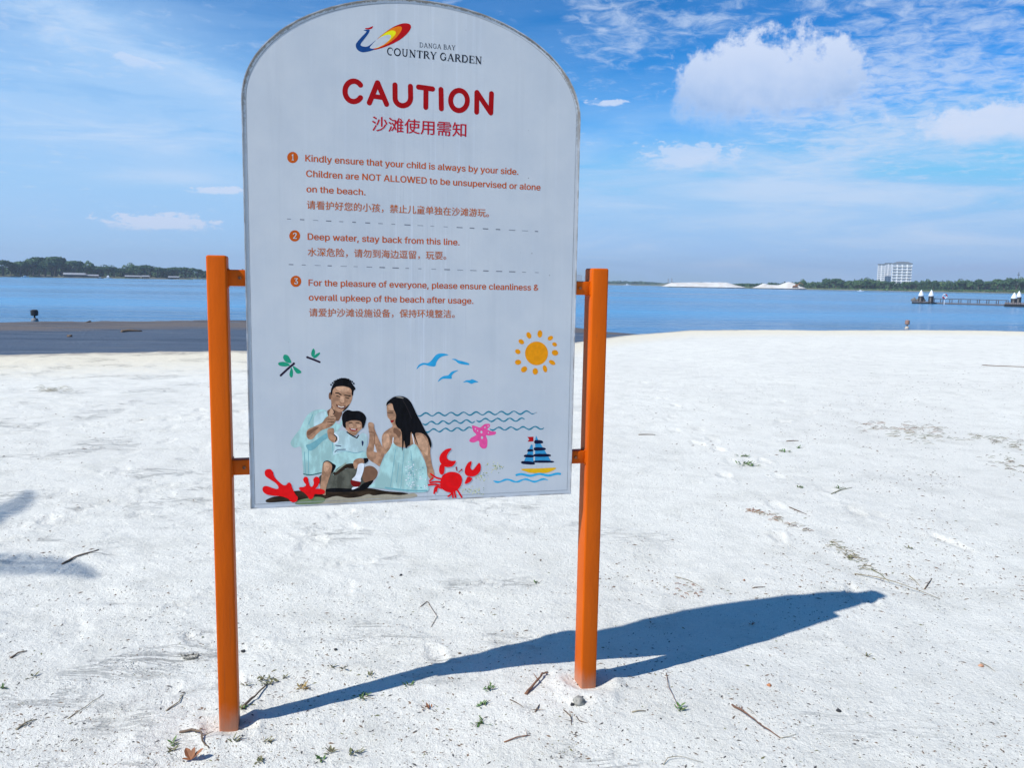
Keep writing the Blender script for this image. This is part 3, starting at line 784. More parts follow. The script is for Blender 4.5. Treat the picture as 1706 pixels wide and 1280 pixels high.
def arch(inset, n=40):
    uc = (BL + BR) / 2; a = (BR - BL) / 2 - inset; b_ = ZT - ZS - inset
    pts = [(BL + inset, ZB + inset), (BR - inset, ZB + inset)]
    pts += [(uc + a * math.cos(q), ZS + b_ * math.sin(q)) for q in np.linspace(0, math.pi, n)]
    return pts
def slab(name, outl, v0, v1, m_, parent, m_side=None):
    n = len(outl); vs = [(u, v0, z) for u, z in outl] + [(u, v1, z) for u, z in outl]
    fs = [tuple(range(n)), tuple(range(n, 2 * n))[::-1]] + [(i, i + n, (i + 1) % n + n, (i + 1) % n) for i in range(n)]
    return mesh_obj(name, vs, fs, [m_, m_side or m_], parent, [0, 0] + [1] * n)
M = bpy.data.materials.new('panel_white'); M.use_nodes = True; t = M.node_tree; b = t.nodes['Principled BSDF']
g = t.nodes.new('ShaderNodeTexCoord'); P_ = X(t, g.outputs['Object'])
sp3 = t.nodes.new('ShaderNodeSeparateXYZ'); put(t, sp3.inputs[0], P_); pu, pz = X(t, sp3.outputs[0]), X(t, sp3.outputs[2])
streak = noise(t, scalev(t, P_, (60, 1, 1.1)), 1.0, 5, .65)
str2 = noise(t, scalev(t, P_, (150, 1, 2.2)), 1.0, 4, .6)
mid = (((pu - .72) / .16) * ((pu - .72) / .16) * -1.0)._m('EXPONENT')
cloudy = noise(t, P_, 5, 5, .6)
BASEW = (.56, .575, .58)
c = mixc(t, cloudy.sm(.3, .7), BASEW, (.505, .53, .55))
c = mixc(t, noise(t, scalev(t, P_, (14, 1, .8)), 1.0, 6, .65).sm(.5, .72, 0, .45), c, (.465, .485, .50))
c = mixc(t, streak.sm(.52, .72) * (mid * .45 + .10), c, (.66, .69, .73))
c = mixc(t, str2.sm(.58, .70) * mid * .40, c, (.36, .39, .43))
# grime along the arched top edge
uc_, a_, b2 = (BL + BR) / 2, (BR - BL) / 2, ZT - ZS
ex = (pu - uc_) / a_; ez = (pz - ZS).max(0.0) / b2
rim = ((ex * ex + ez * ez).sqrt()).max((pu - uc_).abs() / a_)
gr = noise(t, P_, 95, 6, .75); gr2 = noise(t, P_, 9, 4, .6)
dirt = (rim.sm(.955, 1.0) * .85 + gr * 1.7 + gr2 * .9 - 1.72).sm(0.0, .22) * (pz.sm(ZS - .25, ZS + .1, .12, 1.0))
c = mixc(t, dirt * .75, c, (.22, .19, .15))
rust = (rim.sm(.95, 1.0) + gr * 1.0 - 1.42).sm(0.0, .12) * pz.sm(ZS - .1, ZS + .1)
c = mixc(t, rust * .7, c, (.30, .17, .09))
spot = voro(t, P_, 17)[0].sm(.055, .03) * gr2.sm(.5, .6)
c = mixc(t, spot * .7, c, (.16, .15, .14))
t.links.new(c.v, b.inputs['Base Color']); b.inputs['Roughness'].default_value = .5; b.inputs['Specular IOR Level'].default_value = .2
bn = t.nodes.new('ShaderNodeBump'); bn.inputs['Distance'].default_value = .0012; bn.inputs['Strength'].default_value = .6
hh = noise(t, scalev(t, P_, (9, 1, 1.2)), 1.0, 3) * 1.0 + gr * .15
t.links.new(hh.v, bn.inputs['Height']); t.links.new(bn.outputs[0], b.inputs['Normal'])
EDGE = mat('aluminium_edge', (.30, .31, .33), (.20, .20, .21), scale=30, rough=.5, metal=.3)
panel = slab('panel', arch(0), BO, BO + .042, M, board, EDGE)
# folded rim: a thin raised lip just inside the outline
o1, o2 = arch(.0), arch(.0032); n = len(o1)
vs = [(u, BO - .0035, z) for u, z in o1] + [(u, BO - .0035, z) for u, z in o2] + [(u, BO - .0002, z) for u, z in o2] + [(u, BO - .0002, z) for u, z in o1]
fs = []
for i in range(n):
    j = (i + 1) % n
    fs += [(i, j, n + j, n + i), (n + i, n + j, 2 * n + j, 2 * n + i), (3 * n + i, 3 * n + j, j, i)]
mesh_obj('rim', vs, fs, mat('rim_metal', (.46, .48, .51), (.26, .24, .22), scale=18, rough=.5, stretch=(1, 1, 1)), panel)
g1, g2 = arch(.014), arch(.0155)
vs = [(u, BO - .0003, z) for u, z in g1] + [(u, BO - .0003, z) for u, z in g2]
mesh_obj('seam', vs, [(i, (i + 1) % n, n + (i + 1) % n, n + i) for i in range(n)], mat('seam_dirt', (.36, .38, .40), (.22, .21, .2), scale=14, rough=.8), panel)

# ---- printing: flat inks on the panel, each a hair in front of the one before
INKN = {}
def ink(r, g_, b_, k=1.0):
    key = (r, g_, b_)
    if key in INKN: return INKN[key]
    c_ = srgb(r, g_, b_); p_ = srgb(158, 174, 200)
    a_ = tuple(min(.85, c_[i] / p_[i] * BASEW[i] * k) for i in range(3))
    m_ = mat('ink_%d_%d_%d' % key, a_, tuple(q * .88 for q in a_), scale=60, rough=.6, spec=.1)
    INKN[key] = m_; return m_
class Print:
    def __init__(s, name, label=None, lift=0.0): s.lift = lift; s.name = name; s.label = label; s.v = []; s.f = []; s.i = []; s.m = []; s.layer = 0
    def _mi(s, m_):
        if m_ not in s.m: s.m.append(m_)
        return s.m.index(m_)
    def _add(s, uz, tris, m_):
        s.layer += 1; v = BO - .00025 - s.lift - .000008 * s.layer; b_ = len(s.v)
        s.v += [(u, v, z) for u, z in uz]; s.f += [tuple(b_ + q for q in f) for f in tris]; s.i += [s._mi(m_)] * len(tris)
    def poly(s, pts, m_, smooth=True, sub=5):
        """pts in photo pixels"""
        uz = [sign_uz(*p) for p in pts]
        if smooth:
            n_ = len(uz); o_ = []
            for i in range(n_):
                p0, p1, p2, p3 = (np.array(uz[(i + k) % n_]) for k in (-1, 0, 1, 2))
                for q in range(sub):
                    w = q / sub; o_.append(tuple(.5 * ((2 * p1) + (-p0 + p2) * w + (2 * p0 - 5 * p1 + 4 * p2 - p3) * w * w + (-p0 + 3 * p1 - 3 * p2 + p3) * w ** 3)))
            uz = o_
        tr = geometry.tessellate_polygon([[Vector((u, z, 0)) for u, z in uz]])
        s._add(uz, [tuple(q) for q in tr], m_); return s
    def stroke(s, pts, w, m_, cap=True, px=True, smooth=False, taper=None):
        uz = [np.array(sign_uz(*p)) for p in pts] if px else [np.array(p) for p in pts]
        if smooth and len(uz) > 2:
            o_ = []
            for i in range(len(uz) - 1):
                p0 = uz[max(i - 1, 0)]; p1 = uz[i]; p2 = uz[i + 1]; p3 = uz[min(i + 2, len(uz) - 1)]
                for q in range(6):
                    k = q / 6; o_.append(.5 * ((2 * p1) + (-p0 + p2) * k + (2 * p0 - 5 * p1 + 4 * p2 - p3) * k * k + (-p0 + 3 * p1 - 3 * p2 + p3) * k ** 3))
            o_.append(uz[-1]); uz = o_
        wr = w * PXM if px else w
        L = []; Rr = []; n_ = len(uz)
        for i in range(n_):
            d = uz[min(i + 1, n_ - 1)] - uz[max(i - 1, 0)]; d = d / (np.hypot(*d) + 1e-9); nn = np.array([-d[1], d[0]])
            k = 1.0
            if 0 < i < n_ - 1:
                d1 = uz[i] - uz[i - 1]; d1 /= np.hypot(*d1) + 1e-9
                k = min(1 / max(abs(float(np.dot(nn, np.array([-d1[1], d1[0]])))), .5), 1.6)
            ww = wr / 2 * k * (taper(i / (n_ - 1)) if taper else 1)
            L.append(uz[i] + nn * ww); Rr.append(uz[i] - nn * ww)
        pts_ = L + Rr[::-1]
        if cap and not taper:
            def arc(c_, d, rad): 
                a0 = math.atan2(d[1], d[0]); return [c_ + rad * np.array([math.cos(a0 + q), math.sin(a0 + q)]) for q in np.linspace(1.2, -1.2, 6)]
            e = uz[-1] - uz[-2]; b_ = uz[0] - uz[1]
            pts_ = L + arc(uz[-1], e, wr / 2) + Rr[::-1] + arc(uz[0], b_, wr / 2)
            n_l = len(L); faces_ = [(i, i + 1, len(L) + 6 + (n_l - 2 - i), len(L) + 6 + (n_l - 1 - i)) for i in range(n_l - 1)]
            c1_ = [n_l - 1] + list(range(n_l, n_l + 6)) + [n_l + 6]
            c0_ = [2 * n_l + 5] + list(range(2 * n_l + 6, 2 * n_l + 12)) + [0]
            faces_ += [tuple(c1_), tuple(c0_)]
        else:
            n_l = len(L); faces_ = [(i, i + 1, 2 * n_l - 2 - i, 2 * n_l - 1 - i) for i in range(n_l - 1)]
        s._add([tuple(q) for q in pts_], faces_, m_); return s
    def disc(s, px, py, rx, ry, m_, n_=28, rot=0):
        c_, q_ = math.cos(R(rot)), math.sin(R(rot))
        s.poly([(px + rx * math.cos(a) * c_ - ry * math.sin(a) * q_, py + rx * math.cos(a) * q_ + ry * math.sin(a) * c_) for a in np.linspace(0, 2 * math.pi, n_, endpoint=False)], m_, False)
        return s
    def done(s):
        o = mesh_obj(s.name, s.v, s.f, s.m, panel, s.i)
        if s.label: o['label'] = s.label
        return o
u0_, _z = sign_uz(600, 400); u1_, _z = sign_uz(700, 400); PXM = (u1_ - u0_) / 100

def A_(x, y): return (410 + x / 4.129, 540 + y / 4.129)
def B_(x, y): return (680 + x / 4.129, 540 + y / 4.129)
def T1(x, y): return (560 + x / 6.093, 110 + y / 6.093)
def T2(x, y): return (560 + x / 6.093, 10 + y / 6.093)
def F1(x, y): return (475 + x / 11.373, 620 + y / 11.373)
def F2(x, y): return (600 + x / 7.114, 650 + y / 7.114)
def F3(x, y): return (500 + x / 10.24, 710 + y / 10.24)
def mp(f, s_): return [f(*q) for q in s_]

# emblem
RED, BLUE, INK = ink(150, 12, 22), ink(18, 60, 128), ink(14, 22, 40)
ORG, YEL, WHT = ink(196, 108, 22), ink(226, 200, 24), ink(160, 176, 202)
e = Print('emblem')
e.poly(mp(T2, [(375, 442), (450, 428), (540, 395), (640, 345), (715, 285), (757, 225), (752, 186), (710, 172), (650, 180), (570, 215), (490, 270), (420, 330), (385, 372), (352, 420)]), RED)
e.poly(mp(T2, [(420, 425), (500, 392), (570, 350), (625, 300), (664, 240), (660, 208), (620, 206), (550, 232), (475, 285), (410, 345), (385, 380), (375, 425)]), ORG)
e.poly(mp(T2, [(410, 425), (480, 385), (550, 340), (600, 285), (600, 254), (560, 246), (500, 272), (440, 318), (400, 352), (380, 390)]), YEL)
e.poly(mp(T2, [(350, 428), (340, 405), (375, 375), (410, 340), (470, 305), (530, 290), (556, 302), (540, 340), (490, 385), (430, 415), (385, 428)]), WHT)
e.poly(mp(T2, [(278, 243), (337, 238), (328, 275), (280, 340), (248, 385), (262, 405), (310, 410), (350, 388), (402, 345), (350, 405), (345, 425), (388, 436), (345, 455), (265, 466), (215, 440), (199, 400), (210, 368), (255, 315), (305, 262), (300, 250)]), BLUE)
e.poly(mp(T2, [(296, 222), (330, 218), (373, 202), (362, 226), (330, 234), (300, 231)]), RED)
e.done()

# serif capitals drawn as strokes: thick uprights, thin joins, small serifs
def serif_line(name, txt, p0, p1, cap_px, wgt=1.0):
    G = {}
    th, tn = .17 * wgt, .065
    def arc(cx, cy, rx, ry, a0, a1, n_=14): return [(cx + rx * math.cos(R(q)), cy + ry * math.sin(R(q))) for q in np.linspace(a0, a1, n_)]
    def V(x, y0=0, y1=1): return [([(x, y0), (x, y1)], th), ([(x - .15, y0 + .02), (x + .15, y0 + .02)], tn), ([(x - .15, y1 - .02), (x + .15, y1 - .02)], tn)]
    G['C'] = (.88, [(arc(.47, .5, .38, .47, 60, 300), .13 * wgt), ([(.78, .64), (.78, .92)], tn)])
    G['O'] = (1.0, [(arc(.5, .5, .40, .46, 0, 360, 24), .14 * wgt)])
    G['U'] = (.98, [([(.22, .96), (.22, .34), (.30, .12), (.5, .04), (.68, .10), (.76, .32), (.76, .96)], .12 * wgt), ([(.07, .98), (.37, .98)], tn), ([(.62, .98), (.90, .98)], tn)])
    G['N'] = (1.02, [([(.2, 0), (.2, 1)], .08), ([(.16, .98), (.80, .03)], th), ([(.82, 0), (.82, 1)], .08), ([(.05, .02), (.34, .02)], tn), ([(.68, .98), (.97, .98)], tn), ([(.04, .98), (.25, .98)], tn)])
    G['T'] = (.86, V(.43) + [([(.05, .96), (.81, .96)], .08), ([(.06, .76), (.06, .98)], tn), ([(.80, .76), (.80, .98)], tn)])
    G['R'] = (.92, V(.2) + [(arc(.42, .74, .26, .23, 90, -90), .12 * wgt), ([(.2, .96), (.42, .97)], .07), ([(.2, .51), (.44, .51)], .07), ([(.44, .5), (.84, .03)], th * .9), ([(.78, .02), (.95, .02)], tn)])
    G['Y'] = (.90, [([(.45, 0), (.45, .46)], th), ([(.13, .98), (.45, .44)], th * .85), ([(.78, .98), (.46, .44)], .08), ([(.3, .02), (.6, .02)], tn), ([(0, .98), (.27, .98)], tn), ([(.65, .98), (.92, .98)], tn)])
    G['G'] = (.98, [(arc(.47, .5, .38, .47, 60, 320), .13 * wgt), ([(.78, .64), (.78, .92)], tn), ([(.78, .06), (.78, .44)], .13 * wgt), ([(.62, .44), (.93, .44)], tn)])
    G['A'] = (.98, [([(.12, .02), (.47, .98)], .08), ([(.47, 1.0), (.84, .02)], th), ([(.26, .34), (.70, .34)], .06), ([(0, .02), (.26, .02)], tn), ([(.70, .02), (.98, .02)], tn)])
    G['D'] = (1.0, V(.2) + [(arc(.42, .5, .44, .46, 90, -90), .13 * wgt), ([(.2, .96), (.42, .96)], .07), ([(.2, .04), (.42, .04)], .07)])
    G['E'] = (.84, V(.2) + [([(.2, .965), (.76, .965)], .07), ([(.2, .035), (.78, .035)], .07), ([(.2, .51), (.58, .51)], .07), ([(.76, .76), (.76, .98)], tn), ([(.78, .02), (.78, .26)], tn), ([(.58, .40), (.58, .62)], tn)])
    G['B'] = (.88, V(.2) + [(arc(.44, .74, .25, .22, 90, -90), .12 * wgt), (arc(.46, .27, .30, .24, 90, -90), .13 * wgt), ([(.2, .96), (.46, .96)], .07), ([(.2, .035), (.48, .035)], .07), ([(.2, .51), (.46, .51)], .07)])
    tot = sum(G[c_][0] + .06 if c_ != ' ' else .42 for c_ in txt)
    a = np.array(sign_uz(*p0)); b_ = np.array(sign_uz(*p1)); d = (b_ - a); Wd = np.hypot(*d); d /= Wd; up_ = np.array([-d[1], d[0]])
    sx = Wd / tot; sy = cap_px * PXM; P = Print(name); x = 0
    for c_ in txt:
        if c_ == ' ': x += .42; continue
        w_, st = G[c_]
        for pts, w in st:
            P.stroke([a + d * (x + q[0]) * sx + up_ * q[1] * sy for q in pts], w * (sx + sy) / 2, INK, cap=False, px=False)
        x += w_ + .06
    return P.done()
serif_line('developer_name', 'COUNTRY GARDEN', (644.5, 91.0), (803.5, 106.6), 11.8, 1.15)
serif_line('bay_name', 'DANGA BAY', (698.5, 78.3), (759, 83.3), 7.6, .75)

# CAUTION
P = Print('heading'); DR = ink(132, 8, 16)
def arcp(cx, cy, rx, ry, a0, a1, n_=22): return [T1(cx + rx * math.cos(R(q)), cy + ry * math.sin(R(q))) for q in np.linspace(a0, a1, n_)]
SW = 8.4
P.stroke(arcp(178, 255, 88, 104, -38, -322), SW, DR)
P.stroke(mp(T1, [(337, 372), (378, 270), (419, 168)]), SW, DR); P.stroke(mp(T1, [(421, 168), (468, 280), (512, 386)]), SW, DR); P.stroke(mp(T1, [(378, 306), (472, 318)]), SW * .9, DR)
P.stroke(mp(T1, [(597, 190), (598, 310)]) + arcp(677, 322, 79, 79, 172, 8, 14) + mp(T1, [(756, 320), (754, 204)]), SW, DR)
P.stroke(mp(T1, [(836, 211), (979, 231)]), SW, DR); P.stroke(mp(T1, [(912, 226), (910, 418)]), SW, DR)
P.stroke(mp(T1, [(1064, 236), (1068, 432)]), SW, DR)
P.stroke(arcp(1247, 348, 85, 102, 0, 180, 24), SW, DR); P.stroke(arcp(1247, 348, 85, 102, 180, 360, 24), SW, DR)
P.stroke(mp(T1, [(1426, 466), (1428, 268)]), SW, DR); P.stroke(mp(T1, [(1430, 266), (1500, 372), (1569, 474)]), SW, DR); P.stroke(mp(T1, [(1570, 474), (1577, 278)]), SW, DR)
P.done()

# body text
FONT = None
try:        # the sans that ships inside Blender; the default font where it is missing
    import os
    FONT = bpy.data.fonts.load(os.path.join(bpy.utils.system_resource('DATAFILES'), 'fonts', 'Inter.woff2'))
except Exception: FONT = None
def flat_height(ch):
    cu = bpy.data.curves.new('measure', 'FONT'); cu.body = ch; cu.size = 20
    if FONT: cu.font = FONT
    tmp = bpy.data.objects.new('measure', cu); col.objects.link(tmp); bpy.context.view_layer.update()
    h_ = tmp.dimensions.y; bpy.data.objects.remove(tmp); bpy.data.curves.remove(cu); return h_
CAPH = flat_height('H')
def text_line(name, s_, p0, p1, cap_px, m_, bold=0.0, cjk=False):
    cu = bpy.data.curves.new(name, 'FONT'); cu.body = s_; cu.size = 20; cu.resolution_u = 3; cu.fill_mode = 'NONE'
    if FONT and not cjk: cu.font = FONT
    tmp = bpy.data.objects.new(name, cu); col.objects.link(tmp)
    bpy.context.view_layer.update()
    me = bpy.data.meshes.new_from_object(tmp.evaluated_get(bpy.context.evaluated_depsgraph_get()))
    col.objects.unlink(tmp); bpy.data.objects.remove(tmp)
    nb = {}
    for e_ in me.edges: nb.setdefault(e_.vertices[0], []).append(e_.vertices[1]); nb.setdefault(e_.vertices[1], []).append(e_.vertices[0])
    # outlines in drawing order
    seen = set(); loops_ = []
    for v0 in range(len(me.vertices)):
        if v0 in seen or v0 not in nb: continue
        lp = [v0]; seen.add(v0); cur = (v0 + 1) if (v0 + 1) in nb[v0] else nb[v0][0]
        while cur not in seen:
            lp.append(cur); seen.add(cur); nx = [q for q in nb[cur] if q not in seen]
            if not nx: break
            cur = nx[0]
        pl = [(me.vertices[q].co.x, me.vertices[q].co.y) for q in lp]
        if len(pl) > 2: loops_.append(pl)
    def area(p_): return sum(p_[i][0] * p_[(i + 1) % len(p_)][1] - p_[(i + 1) % len(p_)][0] * p_[i][1] for i in range(len(p_))) / 2
    def inside(q, p_):
        c_ = False
        for i in range(len(p_)):
            (xa, ya), (xb, yb) = p_[i], p_[i - 1]
            if (ya > q[1]) != (yb > q[1]) and q[0] < (xb - xa) * (q[1] - ya) / (yb - ya) + xa: c_ = not c_
        return c_
    sgn = 1 if area(max(loops_, key=lambda p_: abs(area(p_)))) > 0 else -1
    outer = [p_ for p_ in loops_ if area(p_) * sgn > 0]; holes = [p_ for p_ in loops_ if area(p_) * sgn <= 0]
    pv = []; pf = []; pd_ = []
    for k_, p_ in enumerate(outer):
        hs_ = []
        for h_ in holes:
            cand = [q for q in outer if inside(h_[0], q)]
            if cand and min(cand, key=lambda q: abs(area(q))) is p_: hs_.append(h_)
        polys = [[Vector((x, y, 0)) for x, y in q] for q in [p_] + hs_]; b0 = len(pv)
        for f_ in geometry.tessellate_polygon(polys): pf.append(tuple(b0 + q for q in f_))
        for q in [p_] + hs_: pv += q
        pd_ += [k_ % 3] * (len(pv) - b0)
    bpy.data.meshes.remove(me); me = bpy.data.meshes.new(name); me.from_pydata([(x, y, 0) for x, y in pv], [], pf)
    co = np.array([(x, y, d_) for (x, y), d_ in zip(pv, pd_)], np.float32)
    x0, x1 = co[:, 0].min(), co[:, 0].max()
    if cjk: y0, y1 = co[:, 1].min(), co[:, 1].max(); h_ = y1 - y0
    else: y0 = 0; h_ = CAPH
    a = np.array(sign_uz(*p0)); b_ = np.array(sign_uz(*p1)); d = b_ - a; Wd = np.hypot(*d); d /= Wd; up_ = np.array([-d[1], d[0]])
    sx = Wd / (x1 - x0); sy = cap_px * PXM / h_
    q = a + np.outer((co[:, 0] - x0) * sx, d) + np.outer((co[:, 1] - y0) * sy, up_)
    out_ = np.stack([q[:, 0], BO - .0004 - .00002 * co[:, 2], q[:, 1]], -1).astype(np.float32)
    me.vertices.foreach_set('co', out_.ravel()); me.update(); me.materials.clear(); me.materials.append(m_)
    me.name = name
    if True:      # a second, slightly shifted impression thickens the strokes
        bm = bmesh.new(); bm.from_mesh(me); g_ = bmesh.ops.duplicate(bm, geom=bm.verts[:] + bm.edges[:] + bm.faces[:])['geom']
        for v in g_:
            if isinstance(v, bmesh.types.BMVert): v.co += Vector((bold * .1, -.00012, bold * .05)) if cjk else Vector((.0013, -.00012, .0004))
        bm.to_mesh(me); bm.free()
    o = bpy.data.objects.new(name, me); col.objects.link(o); o.parent = panel
    return o
BODY = ink(158, 76, 24); BODYC = ink(156, 90, 52); SUB = ink(150, 22, 44)
text_line('subtitle', '沙滩使用需知', (619.5, 218), (776, 228.8), 23.5, SUB, .014, True)
text_line('notice_line', 'Kindly ensure that your child is always by your side.', (508.5, 268.6), (863, 291.2), 10.3, BODY, .022)
text_line('notice_line', 'Children are NOT ALLOWED to be unsupervised or alone', (509.9, 294.2), (899.8, 317.2), 10.3, BODY, .022)
text_line('notice_line', 'on the beach.', (510.4, 319.8), (608.3, 325.2), 10.0, BODY, .022)
text_line('notice_line', '请看护好您的小孩，禁止儿童单独在沙滩游玩。', (511, 348.5), (814, 362.2), 14.2, BODYC, .007, True)
text_line('notice_line', 'Deep water, stay back from this line.', (512.4, 399.3), (765, 408.8), 10.3, BODY, .022)
text_line('notice_line', '水深危险，请勿到海边逗留，玩耍。', (512.6, 427), (743, 433.2), 14.2, BODYC, .007, True)
text_line('notice_line', 'For the pleasure of everyone, please ensure cleanliness &', (513.9, 476.2), (896.5, 484.2), 10.3, BODY, .022)
text_line('notice_line', 'overall upkeep of the beach after usage.', (514.3, 500.6), (788, 506.3), 10.3, BODY, .022)
text_line('notice_line', '请爱护沙滩设施设备，保持环境整洁。', (514.8, 528), (757, 530.2), 14.2, BODYC, .007, True)
for (x, y, s_) in ((487.5, 262.1, '1'), (491, 392.9, '2'), (492.9, 468.7, '3')):
    P = Print('number_disc'); P.disc(x, y, 9.1, 9.4, BODY); d_ = P.done()
    w = {'1': 3.0, '2': 5.6, '3': 5.6}[s_]
    o = text_line('numeral', s_, (x - w / 2, y + 4.8), (x + w / 2, y + 5.0), 9.6, WHT, .012)
    for v in o.data.vertices: v.co.y -= .0002
DASH = ink(96, 106, 128)
for name, a, b_, seed in (('dashed_line', (478, 364.6), (902, 385.8), 3), ('dashed_line', (481, 440.6), (902, 454.3), 9)):
    P = Print(name); rg = random.Random(seed)
    for k in range(20):
        f0 = k / 19.5; f1 = f0 + rg.uniform(.012, .026)
        pa = tuple(a[i] + (b_[i] - a[i]) * f0 for i in (0, 1)); pb = tuple(a[i] + (b_[i] - a[i]) * min(f1, 1) for i in (0, 1))
        P.stroke([pa, pb], rg.choice([.6, .9, 1.3, 1.5]), DASH, cap=False)
    P.done()

# dragonflies
GRN = ink(26, 132, 116); DKV = ink(34, 26, 50)
P = Print('dragonfly_print')
for pts in ([(310, 268), (275, 262), (255, 235), (262, 212), (285, 215), (303, 240)], [(300, 285), (265, 292), (228, 285), (222, 268), (250, 260), (285, 268)],
            [(322, 290), (345, 300), (378, 325), (375, 338), (350, 340), (330, 315)], [(312, 300), (322, 325), (320, 360), (308, 368), (298, 350), (304, 318)]):
    P.poly(mp(A_, pts), GRN)
P.stroke(mp(A_, [(330, 272), (285, 310), (238, 354)]), 3.4, DKV, smooth=True); P.disc(*A_(328, 272), 2, 2, DKV, 12); P.done()
P = Print('dragonfly_print')
P.poly(mp(A_, [(452, 222), (448, 200), (458, 172), (468, 172), (474, 192), (468, 225)]), GRN); P.poly(mp(A_, [(462, 230), (480, 208), (505, 196), (508, 205), (490, 225), (470, 236)]), GRN)
P.stroke(mp(A_, [(424, 230), (465, 245), (506, 262)]), 3.2, DKV, smooth=True); P.disc(*A_(422, 229), 2.2, 1.9, DKV, 12); P.done()

# birds
BBL = ink(36, 140, 206)
P = Print('bird_print')
P.poly(mp(B_, [(58, 312), (70, 285), (100, 268), (135, 268), (160, 250), (195, 210), (235, 202), (278, 212), (245, 220), (215, 235), (195, 262), (185, 290), (150, 290), (110, 280), (80, 292)]), BBL); P.done()
P = Print('bird_print'); P.poly(mp(B_, [(300, 242), (325, 240), (345, 250), (375, 256), (415, 270), (418, 282), (380, 278), (345, 270), (325, 252)]), BBL); P.done()
P = Print('bird_print'); P.poly(mp(B_, [(205, 398), (218, 375), (245, 358), (275, 352), (300, 328), (345, 318), (318, 335), (300, 355), (298, 376), (265, 376), (235, 378)]), BBL); P.done()
P = Print('bird_print'); P.poly(mp(B_, [(378, 402), (400, 388), (425, 386), (440, 380), (465, 390), (482, 400), (455, 404), (435, 412), (405, 400)]), BBL); P.done()

# sun
SUNC = ink(206, 130, 14)
P = Print('sun_print'); P.disc(*B_(883, 202), 19.2, 19.8, SUNC, 30)
for (x, y, rx, ry, rot) in ((906, 68, 4.3, 6.3, 5), (830, 78, 4, 5.8, -25), (978, 97, 5, 3.6, -30), (778, 122, 5.2, 3.8, 35), (1007, 140, 4.2, 3.4, 25), (754, 190, 4.8, 4, 30), (1010, 198, 5.6, 4.8, 15),
                            (756, 263, 5.4, 4.4, -5), (990, 265, 6, 3.6, 30), (797, 312, 5.8, 4.6, -40), (874, 326, 4.6, 5.6, 0), (941, 308, 3.6, 6.2, -15)):
    P.disc(*B_(x, y), rx, ry, SUNC, 10, rot)
P.done()

# wave lines
TEAL = ink(28, 112, 150)
def wave_print(segs, w, m_):
    P = Print('wave_print')
    for (x0, y0, x1, y1, nw, amp) in segs:
        pts = []
        for q in np.linspace(0, 1, int(nw * 8) + 1):
            pts.append(B_(x0 + (x1 - x0) * q, y0 + (y1 - y0) * q - amp * math.sin(q * nw * 2 * math.pi + 3.1)))
        P.stroke(pts, w, m_, taper=lambda s_: .55 + .5 * abs(math.sin(s_ * 23)) if .02 < s_ < .98 else .3)
    P.done()
wave_print([(56, 624, 878, 608, 9.5, 11)], 2.7, TEAL)
wave_print([(98, 684, 460, 668, 4.5, 11), (468, 662, 802, 658, 4, 11)], 2.7, TEAL)
wave_print([(112, 736, 440, 720, 4, 11), (560, 722, 935, 714, 4.5, 10)], 2.7, TEAL)
WB = ink(40, 150, 214)
wave_print([(586, 1080, 962, 1076, 3, 9)], 3.6, WB)

# pink starfish
PNK = ink(200, 72, 150); P = Print('starfish_print')
P.poly(mp(B_, [(440, 700), (470, 705), (495, 712), (525, 690), (558, 688), (562, 705), (545, 725), (570, 738), (602, 742), (598, 760), (560, 768), (535, 768), (545, 800), (540, 848), (515, 858), (492, 840), (485, 805), (450, 816), (422, 808), (428, 788), (455, 772), (468, 760), (448, 738)]), PNK)
for (x, y, r_) in ((504, 744, 2.2), (508, 782, 2.4), (528, 712, 1.4), (552, 748, 1.2), (462, 722, 1.2), (478, 735, 1.1), (550, 702, 1.1)): P.disc(*B_(x, y), r_ * .8, r_, WHT, 10)
P.done()

# sailing boat
NAVY = ink(10, 16, 52); SKYB = ink(40, 126, 190); HUL = ink(220, 158, 26)
P = Print('sailboat_print')
P.poly(mp(B_, [(872, 955), (874, 790), (880, 768), (890, 790), (990, 955)]), SKYB, False); P.poly(mp(B_, [(788, 965), (845, 830), (856, 832), (862, 965)]), SKYB, False)
for pts in ([(872, 800), (918, 802), (926, 820), (872, 824)], [(870, 850), (938, 852), (940, 868), (872, 872)], [(872, 895), (968, 896), (974, 912), (872, 914)], [(874, 940), (990, 942), (992, 954), (874, 954)],
            [(826, 862), (858, 864), (858, 876), (820, 878)], [(804, 900), (858, 902), (858, 918), (800, 916)], [(786, 944), (862, 950), (864, 968), (784, 962)]):
    P.poly(mp(B_, pts), NAVY, True, 3)
P.poly(mp(B_, [(820, 778), (862, 776), (862, 808), (822, 810), (832, 794)]), RED, False)
P.poly(mp(B_, [(780, 998), (900, 994), (1015, 990), (985, 1014), (940, 1026), (850, 1026), (810, 1016)]), HUL)
P.stroke([B_(745 + 300 * q, 1040 - 6 * math.sin(q * 15) - 4 * q) for q in np.linspace(0, 1, 30)], 4.0, WB); P.done()

